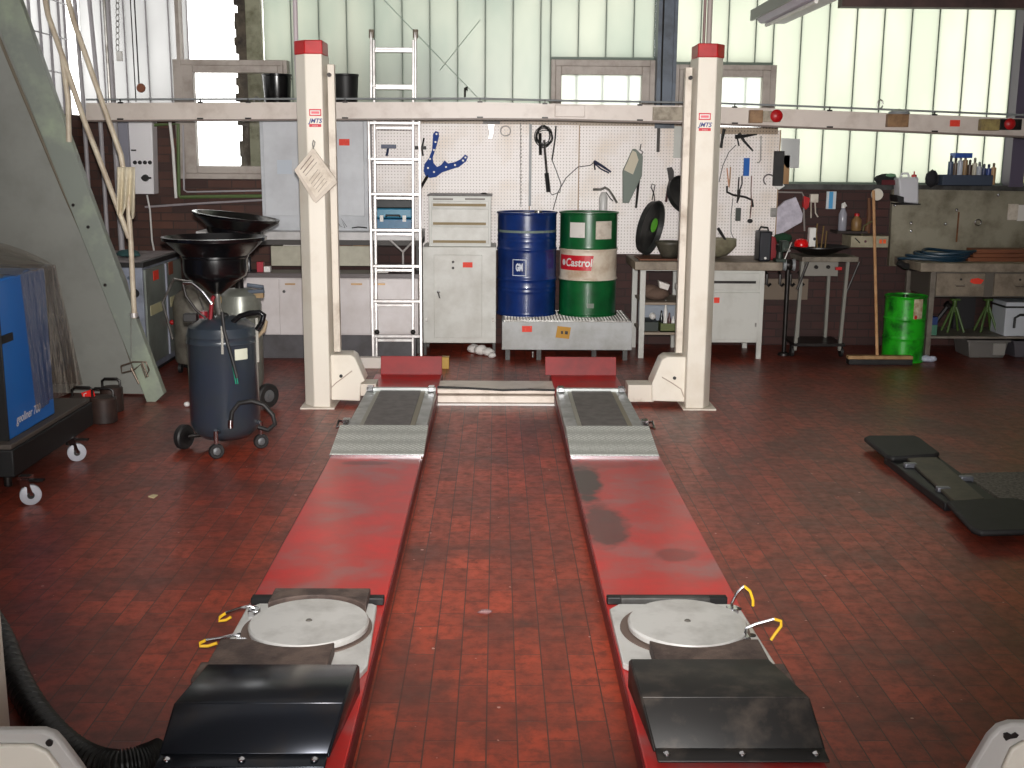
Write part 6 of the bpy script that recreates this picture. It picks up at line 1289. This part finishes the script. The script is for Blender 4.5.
# plastic sheet
def film_mat():
    m = bpy.data.materials.new('clear_dust_sheet'); m.use_nodes = True; nt = m.node_tree; L_ = nt.links.new
    for n in list(nt.nodes):
        if n.type != 'OUTPUT_MATERIAL': nt.nodes.remove(n)
    t = node(nt, 'ShaderNodeBsdfTransparent'); t.inputs[0].default_value = (.84, .82, .80, 1); g = node(nt, 'ShaderNodeBsdfGlossy'); g.inputs['Roughness'].default_value = .16; d = node(nt, 'ShaderNodeBsdfDiffuse'); d.inputs[0].default_value = lin((112, 102, 92))
    m1 = node(nt, 'ShaderNodeMixShader'); m1.inputs[0].default_value = .24; L_(t.outputs[0], m1.inputs[1]); L_(d.outputs[0], m1.inputs[2]); m2 = node(nt, 'ShaderNodeMixShader'); m2.inputs[0].default_value = .2; L_(m1.outputs[0], m2.inputs[1]); L_(g.outputs[0], m2.inputs[2]); L_(m2.outputs[0], nt.nodes['Material Output'].inputs['Surface'])
    tc = node(nt, 'ShaderNodeTexCoord'); mp = node(nt, 'ShaderNodeMapping'); mp.inputs['Scale'].default_value = (5, 5, 1.2); L_(tc.outputs['Object'], mp.inputs[0]); n = node(nt, 'ShaderNodeTexNoise'); n.inputs['Scale'].default_value = 1.6; n.inputs['Detail'].default_value = 4; L_(mp.outputs[0], n.inputs['Vector'])
    bp = node(nt, 'ShaderNodeBump'); bp.inputs['Distance'].default_value = .03; bp.inputs['Strength'].default_value = .8; L_(n.outputs['Fac'], bp.inputs['Height']); L_(bp.outputs[0], g.inputs['Normal']); return m
fm_ = film_mat(); random.seed(30)
F_ = MB()
X0, X1, Ya_, Yb_, zt_f, zb_f = -3.42, XRf+.03, y0-.03, y1+.05, 1.135, .42
def rip(u, v, k): return .016*math.sin(13*u+k)*v+.006*math.sin(31*u+2*k)*v
NN = 34
F_.grid(lambda u, v: Vector((X1+.01+rip(u, v, 0)+.03*v, Ya_+.22+(Yb_-Ya_-.22)*u+.20*v*u, zt_f-(zt_f-zb_f+.14*(1-u)*0)*v)), NN, 14)       # right side (starts behind the bare corner strip)
F_.grid(lambda u, v: Vector((X1+.01-(X1-X0)*u, Yb_+rip(u, v, 1)+.20*v, zt_f-(zt_f-zb_f)*v)), NN, 10)
# tented top
F_.grid(lambda u, v: Vector((X1+.01-(X1-X0)*u, Ya_+(Yb_-Ya_)*v, zt_f+(.20*math.sin(min(1, u*1.0)*PI/2)**.8)*(v**1.0)*1.0+.012*math.sin(18*v+9*u))), 16, 16)
F_.build('dust_sheet', fm_, T, solid=0)
# ---------------------------------------------------------------- dark weights with handles
wm = pm('weight_brown', (62, 46, 40), .55, .1, (44, 34, 32), 8)
for i, (px_, Yc, r_, h_, lab) in enumerate(((84, 7.45, .085, .17, 'brown round weight at the left, carrying the red tag'), (104, 7.42, .085, .17, 'brown round weight in the middle of the three'), (113, 7.75, .075, .17, 'brown round weight furthest back behind the other two'))):
    q = at(px_, 415, Yc); c = Vector((q.x, Yc, 0)); T = thing('ballast_weight', lab, 'weight', c)
    MB().lathe([(r_-.005, 0), (r_, .006), (r_, h_-.01), (r_-.008, h_), (0, h_)], c, 30).build('body', wm, T)
    MB().tube([c+Vector((-r_*.8, 0, h_-.01)), c+Vector((-r_*.8, 0, h_+.04)), c+Vector((-r_*.55, 0, h_+.055)), c+Vector((r_*.55, 0, h_+.055)), c+Vector((r_*.8, 0, h_+.04)), c+Vector((r_*.8, 0, h_-.01))], .009, 8).build('handle', dsteel, T)
    if i == 0:
        tg = MB().pp([(81, 393), (93, 389), (95, 396), (84, 400)], Yc-.03, .006).build('red_tag', pm('tag_red', (236, 34, 26), .5), T, smooth=False)
        MB().tube([at(x, y, Yc-.033) for x, y in ((86.5, 393), (84, 394), (84, 397.5), (87, 397))], .003, 6).build('tag_mark', white, tg)
# ---------------------------------------------------------------- corrugated hose bottom left
hp = [(-60, 560), (-20, 605), (0, 636), (14, 672), (32, 706), (56, 736), (84, 757), (112, 765), (136, 762), (152, 757), (161, 753)]
pts = [gr(x, y, .055) for x, y in hp]
# smooth resample
def cr(P, n=12):
    R_ = []
    for i in range(len(P)-1):
        p0, p1, p2, p3 = P[max(i-1, 0)], P[i], P[i+1], P[min(i+2, len(P)-1)]
        for k in range(n):
            t = k/n; R_.append(.5*((2*p1)+(p2-p0)*t+(2*p0-5*p1+4*p2-p3)*t*t+(3*p1-p0-3*p2+p3)*t**3))
    return R_+[P[-1]]
sp_ = cr(pts, 18); rr = [.040+.005*(1 if (i % 3) == 0 else -.4) for i in range(len(sp_))]
for i, p in enumerate(sp_):
    pass
T = thing('exhaust_hose', 'black corrugated exhaust hose curling on the floor at bottom left', 'hose', gr(60, 740, 0))
MB().tube(sp_, rr, 18).build('hose', pm('hose_black', (26, 26, 26), .4, 0, (60, 58, 54), 8, .5, .8), T, ang=25)
# ---------------------------------------------------------------- floor jack platform at the right
T = thing('jacking_beam', 'low black jacking beam with two rubber pads on the floor at right', 'jacking beam', (2.4, 6, 0))
padm = pm('pad_rubber', (32, 31, 32), .62, 0, (24, 24, 25), 8)
def pad(pix, lab=None):
    P = [gr(x, y, .075) for x, y in pix]; m = MB().prism([Vector((p.x, p.y, .045)) for p in P], (0, 0, .03)); return m.build('rubber_pad', padm, T, bevel=.012)
pad([(864, 437), (868, 435), (915, 435), (920, 437), (940, 452), (936, 454), (893, 457), (886, 455)])
pad([(946, 500), (1012, 497), (1040, 503), (1064, 520), (1060, 529), (982, 531), (972, 528)])
P = [gr(x, y, .05) for x, y in ((884, 455), (935, 453), (1000, 500), (945, 502))]
MB().prism([Vector((p.x, p.y, .0)) for p in P], (0, 0, .045)).build('beam', pm('beam_dark', (30, 30, 32), .5, .2), T, bevel=.006)
P = [gr(x, y, .075) for x, y in ((906, 455), (937, 455), (985, 496), (955, 499))]
MB().prism([Vector((p.x, p.y, .045)) for p in P], (0, 0, .018)).build('top_plate', pm('olive_plate', (84, 78, 66), .5, .2, (64, 60, 52), 8), T, bevel=.004)
for x, y in ((911, 466), (944, 490), (967, 479)): q = gr(x, y, .05); B((q.x-.04, q.y-.02, .03), (q.x+.03, q.y+.02, .068)).build('link_lug', pm('lug_steel', (120, 122, 130), .35, .6), T, bevel=.006)
P = [gr(x, y, .03) for x, y in ((962, 474), (1090, 471), (1110, 498), (1000, 499))]
tag(MB().prism([Vector((p.x, p.y, .0)) for p in P], (0, 0, .035)).build('gritty_mat', pm('grit_grey', (120, 116, 106), .8, 0, (60, 58, 52), 60, .35, .65), smooth=False), 'speckled grey mat lying beside the black jacking beam', 'mat')
tag(MB().pp([(0, 0), (1, 0), (1, 1)], 9, .01).build('x', black), 'x', 'x') if False else None
# litter
tag(MB().prism([gr(x, y, .0005) for x, y in ((148, 497), (153, 495), (158, 495.5), (154, 498.5))], (0, 0, .004)).build('paper_scrap', pm('scrap', (204, 190, 150), .8), smooth=False), 'small cream paper scrap on the open floor left of the lift', 'paper scrap')
q = gr(485, 613, 0); m = MB(); random.seed(3); m.ball(q+Vector((0, 0, .006)), .02, 10, (1.3, .8, .35), .3)
tag(m.build('foil_scrap', pm('foil', (190, 150, 150), .25, .6)), 'small crumpled foil scrap on the tiles between the runways', 'foil scrap')
q = gr(187, 407, 0); tag(MB().ball(q+Vector((0, 0, .02)), .022, 12, (1, 1, .8)).build('white_plug', white), 'small white plug on the floor left of the front oil drainer', 'plug')
# ================================================================= LIGHT
w = bpy.data.worlds.new('sky'); sc.world = w; w.use_nodes = True; nt = w.node_tree; bg = nt.nodes['Background']
bg.inputs[0].default_value = (1.0, 1.0, .97, 1); bg.inputs[1].default_value = WORLD
def area(nm, loc, rot, sx, sy, e, c=(1, 1, 1)):
    l = bpy.data.lights.new(nm, 'AREA'); l.shape = 'RECTANGLE'; l.size = sx; l.size_y = sy; l.energy = e; l.color = c
    o = bpy.data.objects.new(nm, l); col.objects.link(o); o.location = loc; o.rotation_euler = rot; return o
area('gate_daylight', (.1, YB+.3, 1.7), (PI/2, 0, 0), 4.6, 2.6, GATE, (.93, .96, 1))
area('ceiling_fill', (0, 4.5, HC-.05), (0, 0, 0), 5, 5, CEIL, (1, .97, .93))  # soft fill panel added under the ceiling; the tube fixture stays unlit
l = bpy.data.lights.new('camera_flash', 'SPOT'); l.energy = FLASH; l.spot_size = math.radians(64); l.spot_blend = 1.0; l.shadow_soft_size = .03; l.color = (1, .965, .93)
o = bpy.data.objects.new('camera_flash', l); col.objects.link(o); o.location = (.02, -.02, 1.86)
d = Vector((.05, 10, 1.15))-o.location; o.rotation_euler = d.to_track_quat('-Z', 'Y').to_euler()
sc.view_settings.view_transform = 'Standard'; sc.view_settings.look = 'None'; sc.view_settings.gamma = 1; sc.view_settings.exposure = 0
try: sc.view_settings.use_curve_mapping = False
except Exception: pass
for o in bpy.data.objects:
    if '_w' in o: del o['_w']
